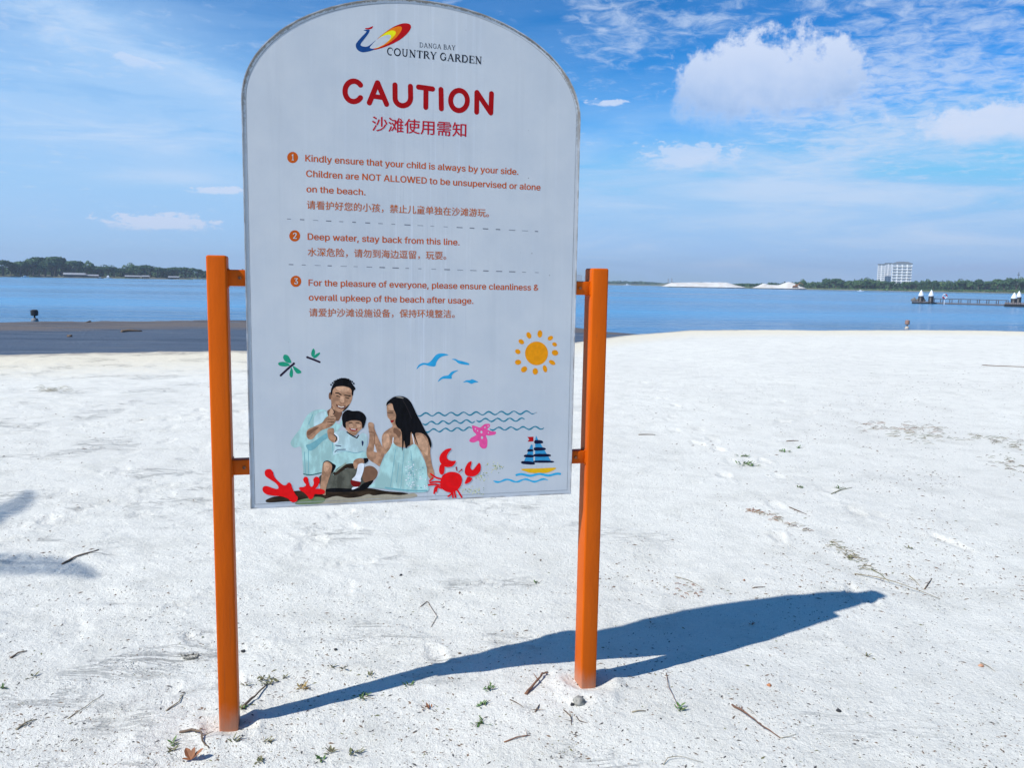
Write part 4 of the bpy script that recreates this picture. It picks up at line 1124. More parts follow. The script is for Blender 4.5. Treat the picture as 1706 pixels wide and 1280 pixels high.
# crab
CR = ink(212, 12, 22); P = Print('crab_print', lift=.0011)
P.poly(mp(B_, [(222, 1080), (240, 1040), (290, 1018), (345, 1028), (370, 1062), (362, 1110), (330, 1148), (280, 1158), (240, 1140), (222, 1112)]), CR)
P.poly(mp(B_, [(298, 858), (262, 862), (228, 890), (214, 925), (226, 962), (262, 984), (305, 978), (328, 944), (298, 942), (272, 930), (266, 908), (280, 882)]), CR)
P.poly(mp(B_, [(222, 968), (248, 970), (250, 1000), (242, 1032), (222, 1034), (212, 1004)]), CR)
P.poly(mp(B_, [(434, 944), (408, 960), (390, 1000), (394, 1036), (430, 1050), (470, 1040), (496, 1010), (498, 970), (486, 956), (466, 980), (444, 1004), (428, 990), (434, 966)]), CR)
P.poly(mp(B_, [(410, 1052), (440, 1062), (428, 1084), (404, 1098), (388, 1098), (396, 1076)]), CR)
for pts in ([(232, 1066), (195, 1058), (155, 1032)], [(228, 1088), (190, 1086), (150, 1092)], [(226, 1112), (182, 1104), (140, 1108)], [(232, 1130), (190, 1122), (178, 1165)], [(200, 1118), (192, 1152)],
            [(285, 1150), (300, 1166), (275, 1186)], [(318, 1152), (326, 1192)], [(340, 1146), (368, 1192)], [(305, 1152), (308, 1194)], [(170, 1060), (148, 1080)]):
    P.stroke(mp(B_, pts), 3.0, CR, smooth=True)
P.stroke(mp(B_, [(330, 988), (334, 1008)]), 1.6, DR); P.disc(*B_(331, 988), 1.5, 1.5, DR, 8); P.stroke(mp(B_, [(348, 1020), (366, 1004)]), 1.6, DR); P.disc(*B_(367, 1003), 1.5, 1.5, DR, 8)
P.poly(mp(B_, [(262, 1060), (300, 1046), (335, 1066), (338, 1096), (310, 1060)]), ink(190, 10, 16)); P.done()

# speckled sand in the print
P = Print('sand_speck_print'); rg = random.Random(3); cs_ = [ink(150, 160, 70), ink(206, 190, 90), ink(80, 120, 80), ink(222, 214, 150)]
for (cx, cy, w_, h_, n_) in ((605, 985, 60, 28, 34), (500, 1050, 45, 35, 28), (440, 1150, 75, 26, 44)):
    for k in range(n_):
        P.disc(*B_(cx + rg.gauss(0, w_ * .55), min(cy + rg.gauss(0, h_ * .55), 1185)), rg.uniform(.5, 1.0), rg.uniform(.5, 1.0), rg.choice(cs_), 5)
P.done()

# corals
for pts in ([(128, 1020), (140, 1002), (168, 1000), (185, 1020), (195, 1052), (222, 1082), (255, 1108), (275, 1108), (290, 1092), (308, 1098), (318, 1130), (338, 1170), (356, 1195), (345, 1222), (315, 1226), (285, 1200), (240, 1186), (190, 1182), (140, 1172), (115, 1150), (116, 1124), (140, 1115), (180, 1128), (215, 1136), (222, 1120), (200, 1092), (160, 1066), (134, 1046)],
            [(392, 1070), (405, 1052), (424, 1058), (430, 1085), (440, 1115), (456, 1118), (466, 1095), (462, 1070), (478, 1052), (500, 1058), (506, 1085), (492, 1118), (478, 1134), (510, 1134), (540, 1146), (536, 1168), (500, 1172), (472, 1172), (460, 1198), (438, 1206), (422, 1184), (398, 1160), (368, 1142), (368, 1124), (395, 1122), (412, 1108), (400, 1090)]):
    P = Print('coral_print', lift=.0011); P.poly(mp(A_, pts), ink(208, 14, 22)); P.done()

# the printed family picture
SK1, SK2, SK3 = ink(148, 120, 106), ink(104, 80, 70), ink(170, 142, 128)
SH1, SH2, SH3 = ink(140, 184, 202), ink(152, 186, 210), ink(100, 156, 182)
HR, GRY, BRN, LT = ink(10, 12, 20), ink(78, 84, 84), ink(46, 38, 32), ink(204, 218, 238)
def soft(m0, name, k, sc_, st=(1, 1, .45)):
    c_ = m0.node_tree.nodes['Mix'].inputs[6].default_value[:3]
    return mat(name, tuple(min(.85, q * 1.12) for q in c_), tuple(q * k for q in c_), scale=sc_, rough=.6, spec=.1, stretch=st, detail=7, lo=.36, hi=.62)
SK1 = soft(SK1, 'printed_skin', .70, 55, (1, 1, 1)); SK3 = soft(SK3, 'printed_skin_light', .80, 60, (1, 1, 1))
SH1 = soft(SH1, 'printed_shirt', .80, 38); SH2 = soft(SH2, 'printed_shirt_light', .82, 42); HR = soft(HR, 'printed_hair', .5, 90, (1, 1, .2)); GRY = soft(GRY, 'printed_trousers', .55, 40)
BRN = soft(BRN, 'printed_ground', .45, 50, (.4, 1, 1.6))
P = Print('family_picture')
P.poly(mp(A_, [(135, 1215), (180, 1192), (260, 1180), (330, 1150), (450, 1150), (560, 1150), (700, 1140), (840, 1130), (960, 1150), (1080, 1160), (1110, 1172), (960, 1190), (800, 1200), (700, 1215), (500, 1212), (420, 1230), (300, 1222), (160, 1230)]), BRN)
P.poly(mp(A_, [(540, 1205), (620, 1185), (700, 1198), (780, 1190), (840, 1172), (880, 1180), (960, 1172), (1060, 1178), (1156, 1165), (1156, 1196), (900, 1216), (600, 1236), (420, 1240), (440, 1222)]), ink(140, 142, 140))
P.poly(mp(A_, [(360, 1215), (440, 1196), (500, 1190), (545, 1205), (520, 1232), (430, 1242), (340, 1240)]), ink(96, 118, 96))
# man: trousers, shirt
P.poly(mp(F3, [(330, 860), (480, 800), (640, 760), (820, 720), (960, 700), (1100, 700), (1250, 700), (1320, 780), (1300, 880), (1200, 980), (1120, 1080), (900, 1110), (600, 1110), (430, 1100), (340, 1010)]), GRY)
P.poly(mp(F3, [(1090, 720), (1180, 680), (1270, 710), (1325, 790), (1290, 880), (1200, 960), (1100, 960), (1060, 860)]), SK2)
P.poly(mp(F3, [(1000, 1090), (1050, 1000), (1130, 960), (1250, 930), (1180, 1030), (1100, 1090)]), HR)
P.poly(mp(F3, [(440, 1080), (600, 1060), (850, 1070), (1000, 1060), (1080, 1090), (900, 1125), (460, 1125)]), HR)
P.poly(mp(A_, [(545, 592), (480, 592), (430, 620), (398, 665), (372, 720), (330, 775), (306, 820), (330, 852), (375, 845), (385, 900), (392, 990), (400, 1042), (470, 1040), (510, 1030), (560, 1000), (620, 960), (640, 860), (620, 760), (655, 700), (668, 640), (640, 690), (600, 660), (565, 630)]), SH1)
P.poly(mp(A_, [(470, 640), (520, 600), (552, 610), (540, 650), (510, 690), (470, 720)]), SH2)
for a, b_ in (((400, 880), (408, 1030)), ((428, 860), (430, 1035)), ((590, 780), (600, 900)), ((460, 620), (430, 690))): P.stroke(mp(A_, [a, b_]), 1.2, SH3, cap=False)
# man's head
P.poly(mp(F1, [(880, 560), (870, 680), (800, 740), (820, 840), (900, 900), (1000, 930), (1050, 860), (1080, 760), (960, 700)]), SK2)
P.poly(mp(F1, [(880, 300), (870, 420), (870, 540), (890, 640), (950, 720), (1020, 760), (1090, 740), (1180, 660), (1250, 570), (1280, 440), (1280, 300), (1180, 270), (1020, 260)]), SK1)
P.poly(mp(F1, [(835, 400), (870, 390), (880, 450), (868, 515), (838, 515), (825, 460)]), SK2)
P.poly(mp(F1, [(960, 290), (1080, 270), (1180, 290), (1220, 340), (1120, 380), (1020, 360)]), SK3)
P.poly(mp(F1, [(1050, 480), (1110, 470), (1120, 560), (1080, 590), (1040, 560)]), SK3)
P.poly(mp(F1, [(860, 430), (868, 350), (900, 250), (960, 170), (1060, 120), (1160, 118), (1230, 170), (1300, 260), (1335, 320), (1300, 360), (1285, 450), (1262, 420), (1255, 340), (1200, 290), (1080, 268), (960, 285), (905, 340), (885, 430)]), HR)
P.stroke(mp(F1, [(958, 398), (1010, 400), (1060, 432)]), 2.0, HR); P.stroke(mp(F1, [(1130, 440), (1180, 446), (1235, 456)]), 1.9, HR)
P.stroke(mp(F1, [(975, 450), (1035, 470)]), 1.5, BRN); P.stroke(mp(F1, [(1145, 482), (1210, 500)]), 1.6, BRN)
P.poly(mp(F1, [(965, 615), (1020, 640), (1080, 655), (1145, 640), (1120, 690), (1050, 698), (990, 660)]), ink(70, 20, 22)); P.stroke(mp(F1, [(1000, 645), (1060, 668), (1120, 660)]), 1.8, ink(196, 190, 196), cap=False)
P.stroke(mp(F1, [(1040, 570), (1070, 596), (1115, 590)]), 1.0, SK2); P.poly(mp(F1, [(1180, 640), (1225, 610), (1160, 700), (1085, 760), (1120, 700)]), BRN)
# man's arm and fist
P.poly(mp(F1, [(405, 1200), (425, 1100), (560, 1030), (700, 960), (760, 880), (830, 830), (940, 850), (960, 930), (900, 1010), (820, 1060), (700, 1100), (600, 1180), (520, 1270), (440, 1270)]), SK1)
P.poly(mp(F1, [(420, 1130), (560, 1060), (640, 1050), (540, 1130), (440, 1210)]), SK2)
P.poly(mp(F1, [(830, 840), (860, 700), (930, 700), (920, 800), (960, 870), (900, 900)]), SK3)
for a, b_ in (((810, 900), (930, 890)), ((800, 950), (930, 950)), ((840, 1000), (900, 1010)), ((860, 850), (950, 840))): P.stroke(mp(F1, [a, b_]), 1.0, BRN, cap=False)
P.stroke(mp(F1, [(900, 700), (940, 760), (910, 800)]), 1.3, HR)
P.poly(mp(F3, [(100, 330), (180, 300), (330, 200), (460, 120), (470, 200), (380, 260), (300, 340), (230, 400), (150, 420)]), SH3)
P.stroke(mp(F3, [(60, 820), (180, 835), (360, 800)]), 1.6, ink(40, 86, 96), smooth=True)
for k in range(16):
    q = 870 + k * 28; P.disc(*F1(q + (k * 37) % 17, 150 + 130 * abs((q - 1090) / 240) ** 2.4 - (k * 53) % 22 * .5 - 14), 1.5, 1.6, HR, 7)
# boy: shirt, arms, shorts, legs
P.poly(mp(F3, [(470, 60), (570, 40), (580, 120), (600, 180), (640, 220), (600, 280), (540, 270), (480, 200)]), SK1)
P.poly(mp(F3, [(580, 120), (640, 90), (720, 70), (800, 100), (880, 150), (980, 190), (1060, 120), (1140, 160), (1150, 260), (1130, 400), (1140, 480), (1100, 540), (960, 560), (800, 640), (600, 560), (560, 460), (590, 380), (590, 300), (640, 230)]), SH2)
P.stroke(mp(F3, [(590, 130), (650, 190), (640, 260), (580, 300)]), 2.2, LT, smooth=True)
P.stroke(mp(F3, [(580, 150), (625, 200), (600, 265)]), 1.6, HR, smooth=True)
P.stroke(mp(F3, [(800, 105), (880, 160), (970, 205)]), 2.0, HR, smooth=True); P.stroke(mp(F3, [(970, 205), (995, 160)]), 1.8, HR)
P.poly(mp(F3, [(1050, 255), (1080, 265), (1080, 310), (1062, 345), (1052, 310)]), ink(30, 40, 80)); P.stroke(mp(F3, [(600, 330), (700, 345)]), 1.6, ink(40, 52, 90), cap=False); P.stroke(mp(F3, [(590, 450), (640, 410), (780, 400)]), 1.4, ink(40, 60, 100), smooth=True, cap=False)
P.stroke(mp(F3, [(620, 440), (780, 430), (940, 460), (1080, 430)]), 1.2, SH3, smooth=True, cap=False)
P.poly(mp(F3, [(380, 600), (460, 580), (560, 500), (760, 440), (960, 470), (1120, 440), (1150, 540), (1080, 545), (980, 560), (920, 620), (900, 680), (760, 740), (620, 820), (560, 830), (600, 700), (540, 620), (460, 600), (400, 640)]), SH1)
P.poly(mp(F3, [(560, 820), (640, 720), (760, 660), (900, 640), (910, 720), (800, 720), (700, 780), (620, 835)]), BRN)
P.stroke(mp(F3, [(600, 780), (700, 700), (780, 640)]), 2.6, ink(120, 140, 140), smooth=True)
P.poly(mp(F3, [(380, 720), (400, 620), (470, 590), (560, 640), (610, 690), (540, 800), (470, 780), (400, 800)]), HR)
P.poly(mp(F3, [(385, 680), (430, 610), (500, 620), (545, 680), (530, 780), (490, 900), (460, 1000), (435, 1100), (430, 1180), (360, 1150), (340, 1050), (360, 900), (372, 780)]), SK1)
P.poly(mp(F3, [(400, 640), (460, 620), (500, 680), (470, 760), (420, 780)]), SK3)
P.poly(mp(F3, [(1080, 560), (1150, 550), (1160, 600), (1100, 640)]), HR)
P.poly(mp(F3, [(905, 640), (930, 580), (1010, 550), (1080, 570), (1085, 640), (1020, 660), (960, 720), (930, 730)]), SK1)
P.poly(mp(F3, [(1000, 650), (1080, 640), (1090, 720), (1060, 830), (1035, 900), (1035, 950), (960, 940), (885, 915), (940, 850), (965, 780), (980, 700)]), LT)
P.poly(mp(F3, [(870, 925), (960, 940), (1030, 960), (1010, 1020), (960, 1040), (890, 1020), (865, 970)]), ink(100, 14, 18)); P.poly(mp(F3, [(880, 1075), (900, 1045), (950, 1040), (995, 1040), (960, 1062), (900, 1085)]), LT)
# boy's head
P.poly(mp(F1, [(1110, 940), (1130, 1040), (1170, 1110), (1250, 1180), (1330, 1200), (1400, 1120), (1470, 1050), (1500, 950), (1400, 880), (1200, 880)]), SK1)
P.poly(mp(F1, [(1200, 1010), (1260, 980), (1290, 1030), (1250, 1060)]), SK3); P.poly(mp(F1, [(1360, 1000), (1430, 1000), (1420, 1050), (1370, 1050)]), SK3)
P.poly(mp(F1, [(1075, 870), (1100, 780), (1180, 720), (1280, 740), (1400, 740), (1490, 790), (1535, 870), (1520, 960), (1490, 1050), (1460, 1060), (1445, 960), (1380, 920), (1250, 920), (1190, 940), (1150, 960), (1150, 1060), (1100, 1030), (1085, 950)]), HR)
P.stroke(mp(F1, [(1210, 965), (1270, 960)]), 1.2, BRN); P.stroke(mp(F1, [(1340, 965), (1400, 968)]), 1.2, BRN)
P.poly(mp(F1, [(1215, 1060), (1290, 1090), (1370, 1070), (1340, 1115), (1270, 1120), (1230, 1095)]), ink(120, 16, 22)); P.stroke(mp(F1, [(1245, 1082), (1340, 1092)]), 1.0, LT, cap=False)
# woman: arms, dress, head, hair
P.poly(mp(F2, [(95, 400), (120, 382), (160, 400), (170, 460), (210, 560), (250, 650), (290, 740), (260, 830), (230, 900), (190, 880), (90, 810), (75, 720), (100, 640), (110, 540), (100, 470)]), SK1)
P.poly(mp(F2, [(170, 640), (200, 740), (160, 730)]), ink(168, 180, 204), False)
P.stroke(mp(F2, [(100, 500), (165, 505)]), .9, BRN, cap=False); P.stroke(mp(F2, [(165, 470), (172, 640)]), 1.0, SK2, cap=False); P.poly(mp(F2, [(110, 400), (150, 390), (155, 420), (120, 430)]), SK3)
P.poly(mp(F2, [(385, 440), (300, 490), (262, 540), (258, 620), (275, 720), (300, 760), (340, 720), (380, 640), (400, 660), (540, 680), (640, 640), (700, 700), (760, 820), (790, 920), (800, 1010), (840, 1060), (880, 1000), (850, 880), (830, 740), (840, 640), (820, 560), (720, 500), (600, 470), (480, 440)]), SK1)
P.poly(mp(F2, [(280, 540), (330, 520), (350, 600), (310, 700), (280, 660)]), SK3); P.poly(mp(F2, [(650, 560), (740, 540), (800, 640), (800, 780), (740, 720), (680, 640)]), SK3)
P.poly(mp(F2, [(385, 620), (420, 655), (500, 690), (560, 690), (640, 640), (690, 690), (720, 760), (770, 860), (790, 960), (800, 1100), (800, 1200), (620, 1215), (450, 1195), (300, 1175), (110, 1150), (160, 1100), (220, 1000), (240, 900), (290, 780), (350, 700)]), SH1)
P.stroke(mp(F2, [(300, 1160), (450, 1180), (620, 1195), (790, 1195)]), 3.0, SH3, smooth=True)
for a, b_ in (((420, 700), (360, 1150)), ((520, 720), (480, 1170)), ((600, 720), (640, 1100)), ((460, 860), (430, 1100))): P.stroke(mp(F2, [a, b_]), 1.0, SH3, cap=False)
P.stroke(mp(F2, [(392, 560), (385, 640)]), 1.6, LT, cap=False); P.stroke(mp(F2, [(618, 520), (640, 640)]), 1.6, LT, cap=False)
rg = random.Random(12)
for k in range(60):
    x = rg.uniform(540, 790); y = rg.uniform(820, 1170)
    if x - 540 > (y - 760) * 1.5: continue
    P.disc(*F2(x, y), rg.uniform(.7, 1.6), rg.uniform(.7, 1.4), LT if k % 3 else SH3, 6)
P.poly(mp(F2, [(322, 180), (318, 260), (325, 320), (350, 350), (365, 385), (385, 420), (380, 460), (470, 500), (480, 400), (440, 260), (400, 160)]), SK1)
P.poly(mp(F2, [(335, 190), (380, 180), (400, 240), (350, 240)]), SK3); P.stroke(mp(F2, [(325, 268), (390, 268)]), 1.3, HR); P.stroke(mp(F2, [(335, 246), (395, 248)]), .7, BRN); P.poly(mp(F2, [(358, 366), (400, 356), (392, 378), (370, 386)]), ink(120, 20, 26))
P.poly(mp(F2, [(312, 190), (316, 150), (350, 115), (400, 82), (470, 72), (540, 88), (590, 130), (630, 200), (670, 290), (720, 380), (770, 480), (820, 560), (846, 640), (830, 680), (790, 560), (720, 510), (650, 520), (690, 660), (640, 560), (600, 500), (590, 640), (570, 660), (540, 690), (520, 600), (500, 720), (490, 500), (440, 440), (415, 380), (425, 300), (395, 220), (380, 165), (340, 160)]), HR)
P.poly(mp(F2, [(400, 450), (440, 460), (480, 500), (460, 560), (420, 520), (395, 500)]), SK2)
P.poly(mp(F2, [(420, 84), (470, 78), (520, 100), (470, 94)]), ink(120, 124, 130)); P.stroke(mp(F2, [(500, 110), (560, 220), (610, 340)]), .9, ink(36, 34, 40), smooth=True, cap=False)
P.done()

# ------------------------------------------------------------------ things lying on the sand
TWIG = mat('dry_twig', (.20, .13, .08), (.11, .08, .055), scale=40, rough=.9)
TWIG2 = mat('red_brown_twig', (.26, .12, .06), (.15, .08, .05), scale=40, rough=.9)
STRAW = mat('dry_straw', (.34, .29, .19), (.25, .21, .14), scale=40, rough=.9)
LEAFG = mat('small_green_leaf', (.07, .16, .03), (.12, .19, .045), scale=40, rough=.6)
LEAFO = mat('olive_leaf', (.13, .14, .05), (.19, .17, .08), scale=40, rough=.7)
LEAFY = mat('yellowed_leaf', (.42, .30, .09), (.28, .18, .07), scale=40, rough=.7)
LEAFB = mat('brown_leaf', (.32, .12, .045), (.20, .09, .04), scale=30, rough=.7)
def twig(pts, rad, m_, label, lift=.004, name='twig', leaf=None, side=0):
    """pts in photo pixels, laid on the sand"""
    P3 = []
    for i in range(len(pts) - 1):
        for q in range(4):
            f = q / 4; P3.append((pts[i][0] + (pts[i + 1][0] - pts[i][0]) * f, pts[i][1] + (pts[i + 1][1] - pts[i][1]) * f))
    P3.append(pts[-1]); W3 = [on_sand(*p) for p in P3]
    n_ = len(W3); base = W3[0].copy(); jr = random.Random(int(pts[0][0] * 7 + pts[0][1]))
    W3 = [p - base + Vector((jr.uniform(-1, 1) * rad * .45, jr.uniform(-1, 1) * rad * .45, rad * .45 + lift * math.sin(math.pi * i / (n_ - 1)))) for i, p in enumerate(W3)]
    rs = [rad * (1 - .55 * i / (n_ - 1)) * jr.uniform(.85, 1.15) for i in range(n_)]
    mb = MB(); mb.tube(W3, rs, 6)
    for k in range(side):
        i = jr.randrange(1, n_ - 1); a = jr.uniform(0, 6.28); L_ = jr.uniform(.015, .04)
        mb.tube([W3[i], W3[i] + Vector((math.cos(a) * L_, math.sin(a) * L_, L_ * .25))], [rad * .5, rad * .2], 4)
    if leaf:
        r = empty(name, base); mb.build('stem', m_, r, True)
        lb = MB(); e_ = W3[-1]
        for k in range(leaf[1]):
            a = jr.uniform(0, 6.28); L_ = leaf[2] * jr.uniform(.7, 1.2); add_leaf(lb, e_ + Vector((jr.uniform(-.01, .01), jr.uniform(-.01, .01), 0)), a, L_, L_ * .4, jr.uniform(.1, .7))
        lb.build('leaves', leaf[0], r)
    else:
        r = mb.build(name, m_, None, True); r.location = base
    tag(r, label, 'twig' if name == 'twig' else name.replace('_', ' ')); return r
def add_leaf(mb, p, a, L_, w, tilt):
    d = Vector((math.cos(a) * math.cos(tilt), math.sin(a) * math.cos(tilt), math.sin(tilt))); s_ = Vector((-math.sin(a), math.cos(a), 0)); up_ = Vector((0, 0, 1))
    mb.add([p, p + d * L_ * .35 + s_ * w * .5 + up_ * w * .15, p + d * L_ * .75 + s_ * w * .38 + up_ * w * .1, p + d * L_, p + d * L_ * .75 - s_ * w * .38 + up_ * w * .1, p + d * L_ * .35 - s_ * w * .5 + up_ * w * .15, p + d * L_ * .5 - up_ * w * .05],
           [(0, 6, 1), (1, 6, 2), (2, 6, 3), (3, 6, 4), (4, 6, 5), (5, 6, 0)])
twig([(112, 1199), (142, 1181), (172, 1158)], .0022, STRAW, 'straight thin straw left of the left post base', side=0)
twig([(276, 1186), (298, 1172), (308, 1155)], .003, STRAW, 'short bent dry stalk just left of the left post base')
twig([(402, 1182), (424, 1166), (446, 1141)], .0055, TWIG, 'grey-brown twig leaning in green tufts right of the left post base', leaf=(LEAFO, 7, .022), lift=.01)
twig([(875, 1158), (893, 1143), (904, 1128), (912, 1122)], .006, TWIG2, 'thick reddish brown twig just left of the right post base', side=2, lift=.012)
twig([(1219, 1176), (1240, 1192), (1262, 1210), (1300, 1231)], .0042, TWIG2, 'long straight brown twig lying right of the right post near the bottom', lift=.012)
twig([(1110, 1122), (1113, 1148), (1122, 1166), (1130, 1180)], .0016, TWIG2, 'wiry stem ending in one green leaf below the panel shadow', leaf=(LEAFG, 4, .03), lift=.01)
twig([(1105, 1276), (1112, 1268), (1132, 1265), (1172, 1272)], .0016, STRAW, 'curved straw at the bottom edge right of the posts', lift=.01)
twig([(1424, 957), (1468, 969), (1520, 986), (1566, 999)], .0030, STRAW, 'long dry grass stem beyond the shadow tip', lift=.02, side=4)
twig([(1452, 950), (1466, 958), (1482, 971)], .0026, LEAFO, 'short green-brown stem crossing the long grass stem', side=2)
twig([(1515, 960), (1532, 977)], .003, STRAW, 'small straw right of the crossing grass stems')
twig([(1540, 983), (1552, 965)], .0032, TWIG, 'short dark twig standing off the end of the long grass stem')
twig([(840, 1238), (862, 1231), (884, 1226)], .0026, TWIG2, 'thin reddish twig near the bottom left of the right post', side=3)
twig([(300, 1222), (318, 1221), (335, 1225), (338, 1240), (347, 1248)], .005, TWIG, 'curled dark piece of driftwood left of the left post foot', side=2, lift=.01)
twig([(18, 1098), (32, 1090), (45, 1086)], .0045, TWIG, 'short dark twig at the left edge below the streaked shade')
twig([(1124, 961), (1148, 969), (1168, 979)], .002, STRAW, 'faint bent straw above the wide part of the shadow')
twig([(939, 1184), (951, 1197), (952, 1210)], .0025, TWIG, 'small forked twig below the pale stone', side=3)
twig([(850, 1167), (872, 1180)], .002, TWIG, 'tiny dark twig below the thick reddish twig')
twig([(892, 1188), (899, 1175)], .003, TWIG, 'tiny upright-looking dark twig left of the pale stone', side=2)
twig([(960, 1195), (965, 1204), (978, 1206)], .002, TWIG, 'small dark hooked twig right below the pale stone')
twig([(1053, 1188), (1076, 1186)], .003, STRAW, 'short flat straw between the pale stone and the long brown twig')
twig([(1636, 609), (1660, 610.5), (1720, 612.5)], .012, TWIG, 'dark stick lying far off at the right edge near the water')
twig([(1310, 736), (1330, 735)], .006, TWIG, 'small dark stick in the middle distance right of the posts')
twig([(1064, 725), (1092, 725)], .006, TWIG, 'thin dark stick in the middle distance next to the right post')
twig([(700, 1012), (712, 1004), (728, 1029), (718, 1046)], .0022, TWIG, 'dark cracked-looking twig on the bare sand below the panel')
twig([(1315, 846), (1328, 852), (1344, 858)], .004, TWIG, 'dark twig in the seaweed trail right of the right post')
twig([(1385, 824), (1400, 818), (1420, 813)], .004, LEAFO, 'olive stalk with a kink in the middle of the right side', side=2)
twig([(1634, 1105), (1658, 1120)], .0022, STRAW, 'thin straw beside the orange pebble near the right edge')
twig([(1253, 981), (1275, 979)], .0028, TWIG, 'small dark twig just above the shadow edge')
twig([(28, 1217), (45, 1206), (62, 1200)], .004, STRAW, 'flat bundle of pale straw at the lower left corner', side=6)
twig([(105, 941), (125, 930), (165, 917)], .006, TWIG, 'half-buried dark twig in a groove above the streaked shade')
twig([(1245, 1180), (1262, 1196)], .0013, STRAW, 'hair-thin straw above the long brown twig')
twig([(1300, 1231), (1315, 1230), (1327, 1224)], .0014, STRAW, 'hair-thin straw at the lower end of the long brown twig')

def tuft(px, py, rad, n_, m_, label, L_=.022, name='seedling'):
    p = on_sand(px, py); mb = MB(); jr = random.Random(int(px * 13 + py))
    for k in range(n_):
        a = jr.uniform(0, 6.28); rr_ = rad * jr.random() ** .7; q = Vector((math.cos(a) * rr_, math.sin(a) * rr_ * .8, .0))
        q.z = zat(p.x + q.x, p.y + q.y) - p.z + .001
        add_leaf(mb, q, jr.uniform(0, 6.28), L_ * jr.uniform(.6, 1.3), L_ * jr.uniform(.22, .42), jr.uniform(.05, .9))
    for k in range(max(2, n_ // 4)):
        a = jr.uniform(0, 6.28); q = Vector((jr.uniform(-rad, rad) * .5, jr.uniform(-rad, rad) * .5, .002))
        mb.tube([q, q + Vector((math.cos(a) * L_ * 1.5, math.sin(a) * L_ * 1.5, L_ * .4))], [.0012, .0006], 4, 1)
    o = mb.build(name, [m_, TWIG]); o.location = p
    tag(o, label, name.replace('_', ' ')); return o
tuft(452, 1136, .035, 16, LEAFO, 'olive green tuft at the head of the leaning grey-brown twig')
tuft(436, 1133, .02, 8, LEAFO, 'small olive curl left of the tuft on the leaning twig')
tuft(407, 1180, .02, 9, LEAFG, 'green tuft touching the foot of the left post twig')
tuft(410, 1143, .014, 6, LEAFO, 'tiny tuft between the left post and the leaning twig')
tuft(508, 1146, .035, 22, LEAFY, 'yellow-brown withered tuft above the left post shadow', name='withered_tuft')
tuft(474, 1130, .012, 5, LEAFO, 'tiny olive sprig right of the leaning twig')
tuft(603, 1163, .035, 18, LEAFG, 'dark green tuft growing inside the left post shadow')
tuft(680, 1143, .02, 9, LEAFG, 'green tuft at the lower edge of the long thin shadow')
tuft(620, 1126, .02, 8, LEAFO, 'faint olive sprig above the long thin shadow')
tuft(555, 1113, .014, 6, LEAFO, 'left sprig of a small arc of sprigs below the panel')
tuft(552 + 20, 1115, .012, 5, LEAFO, 'right sprig of a small arc of sprigs below the panel')
tuft(815, 1149, .028, 16, LEAFG, 'bright green tuft with curled stems under the flat part of the shadow')
tuft(801, 1176, .02, 12, LEAFG, 'green tuft with a stick between two other tufts under the shadow')
tuft(800, 1207, .028, 14, LEAFG, 'bright green star-shaped seedling lowest under the flat shadow')
tuft(712, 1181, .02, 10, LEAFB, 'small heap of brown leaf bits under the shadow', name='leaf_litter')
tuft(548, 1256, .022, 12, LEAFO, 'olive tuft near the bottom edge right of the left post')
tuft(532, 1266, .016, 8, LEAFG, 'small green sprig lower left of the olive tuft at the bottom edge')
tuft(592, 1256, .018, 9, LEAFO, 'thin brownish tuft at the bottom edge under the left post shadow')
tuft(445, 1236, .014, 9, LEAFO, 'small tuft directly below the left post shadow start')
tuft(393, 1236, .012, 7, LEAFO, 'tiny pale tuft just below the foot of the left post')
tuft(433, 1270, .018, 9, LEAFO, 'dark tuft at the bottom edge right of the left post foot')
tuft(286, 1240, .016, 9, LEAFG, 'small yellow-green seedling left of the reddish dead leaf')
tuft(285, 1251, .02, 8, LEAFO, 'olive sprig beneath the yellow-green seedling')
tuft(5, 1148, .018, 8, LEAFG, 'small green seedling at the left edge')
tuft(55, 1128, .022, 6, LEAFO, 'faint olive sprig near the left edge')
tuft(1134, 1183, .014, 7, LEAFG, 'green leaves at the end of the wiry stem')
tuft(1253, 1186 - 150 + 6, .01, 4, LEAFB, 'tiny reddish leaf bit at the gap between the shadows', name='leaf_litter')
tuft(895, 972, .014, 6, LEAFG, 'tiny green sprig left of the right post, far above the shadow')
tuft(1245, 775, .10, 22, LEAFG, 'flat bright green runner in the middle distance, longest of its group', .05)
tuft(1237, 761, .06, 12, LEAFG, 'green sprig just behind the flat bright green runner', .04)
tuft(1308, 753, .06, 14, LEAFG, 'low green sprig right of the green runner', .04)
tuft(1331, 747, .03, 8, LEAFG, 'small lime green sprig furthest right of its group', .04)
tuft(1334, 813, .03, 9, LEAFG, 'dark green sprig midway between the runner and the olive stalk', .03)
tuft(1396, 814, .03, 9, LEAFG, 'dark green leaves at the left end of the olive stalk', .03)
tuft(1516, 915, .02, 8, LEAFO, 'faint yellow-green sprig above the long grass stem', .025)
tuft(1415, 930, .03, 12, LEAFO, 'olive sprig at the end of the lower seaweed trail', .03)
tuft(1447, 1095, .016, 8, LEAFO, 'yellowish sprig on bare sand right of the shadow', .018)
tuft(1234, 1178 + 4, .01, 5, LEAFB, 'tiny dark bud standing left of the long brown twig', .014, 'leaf_litter')

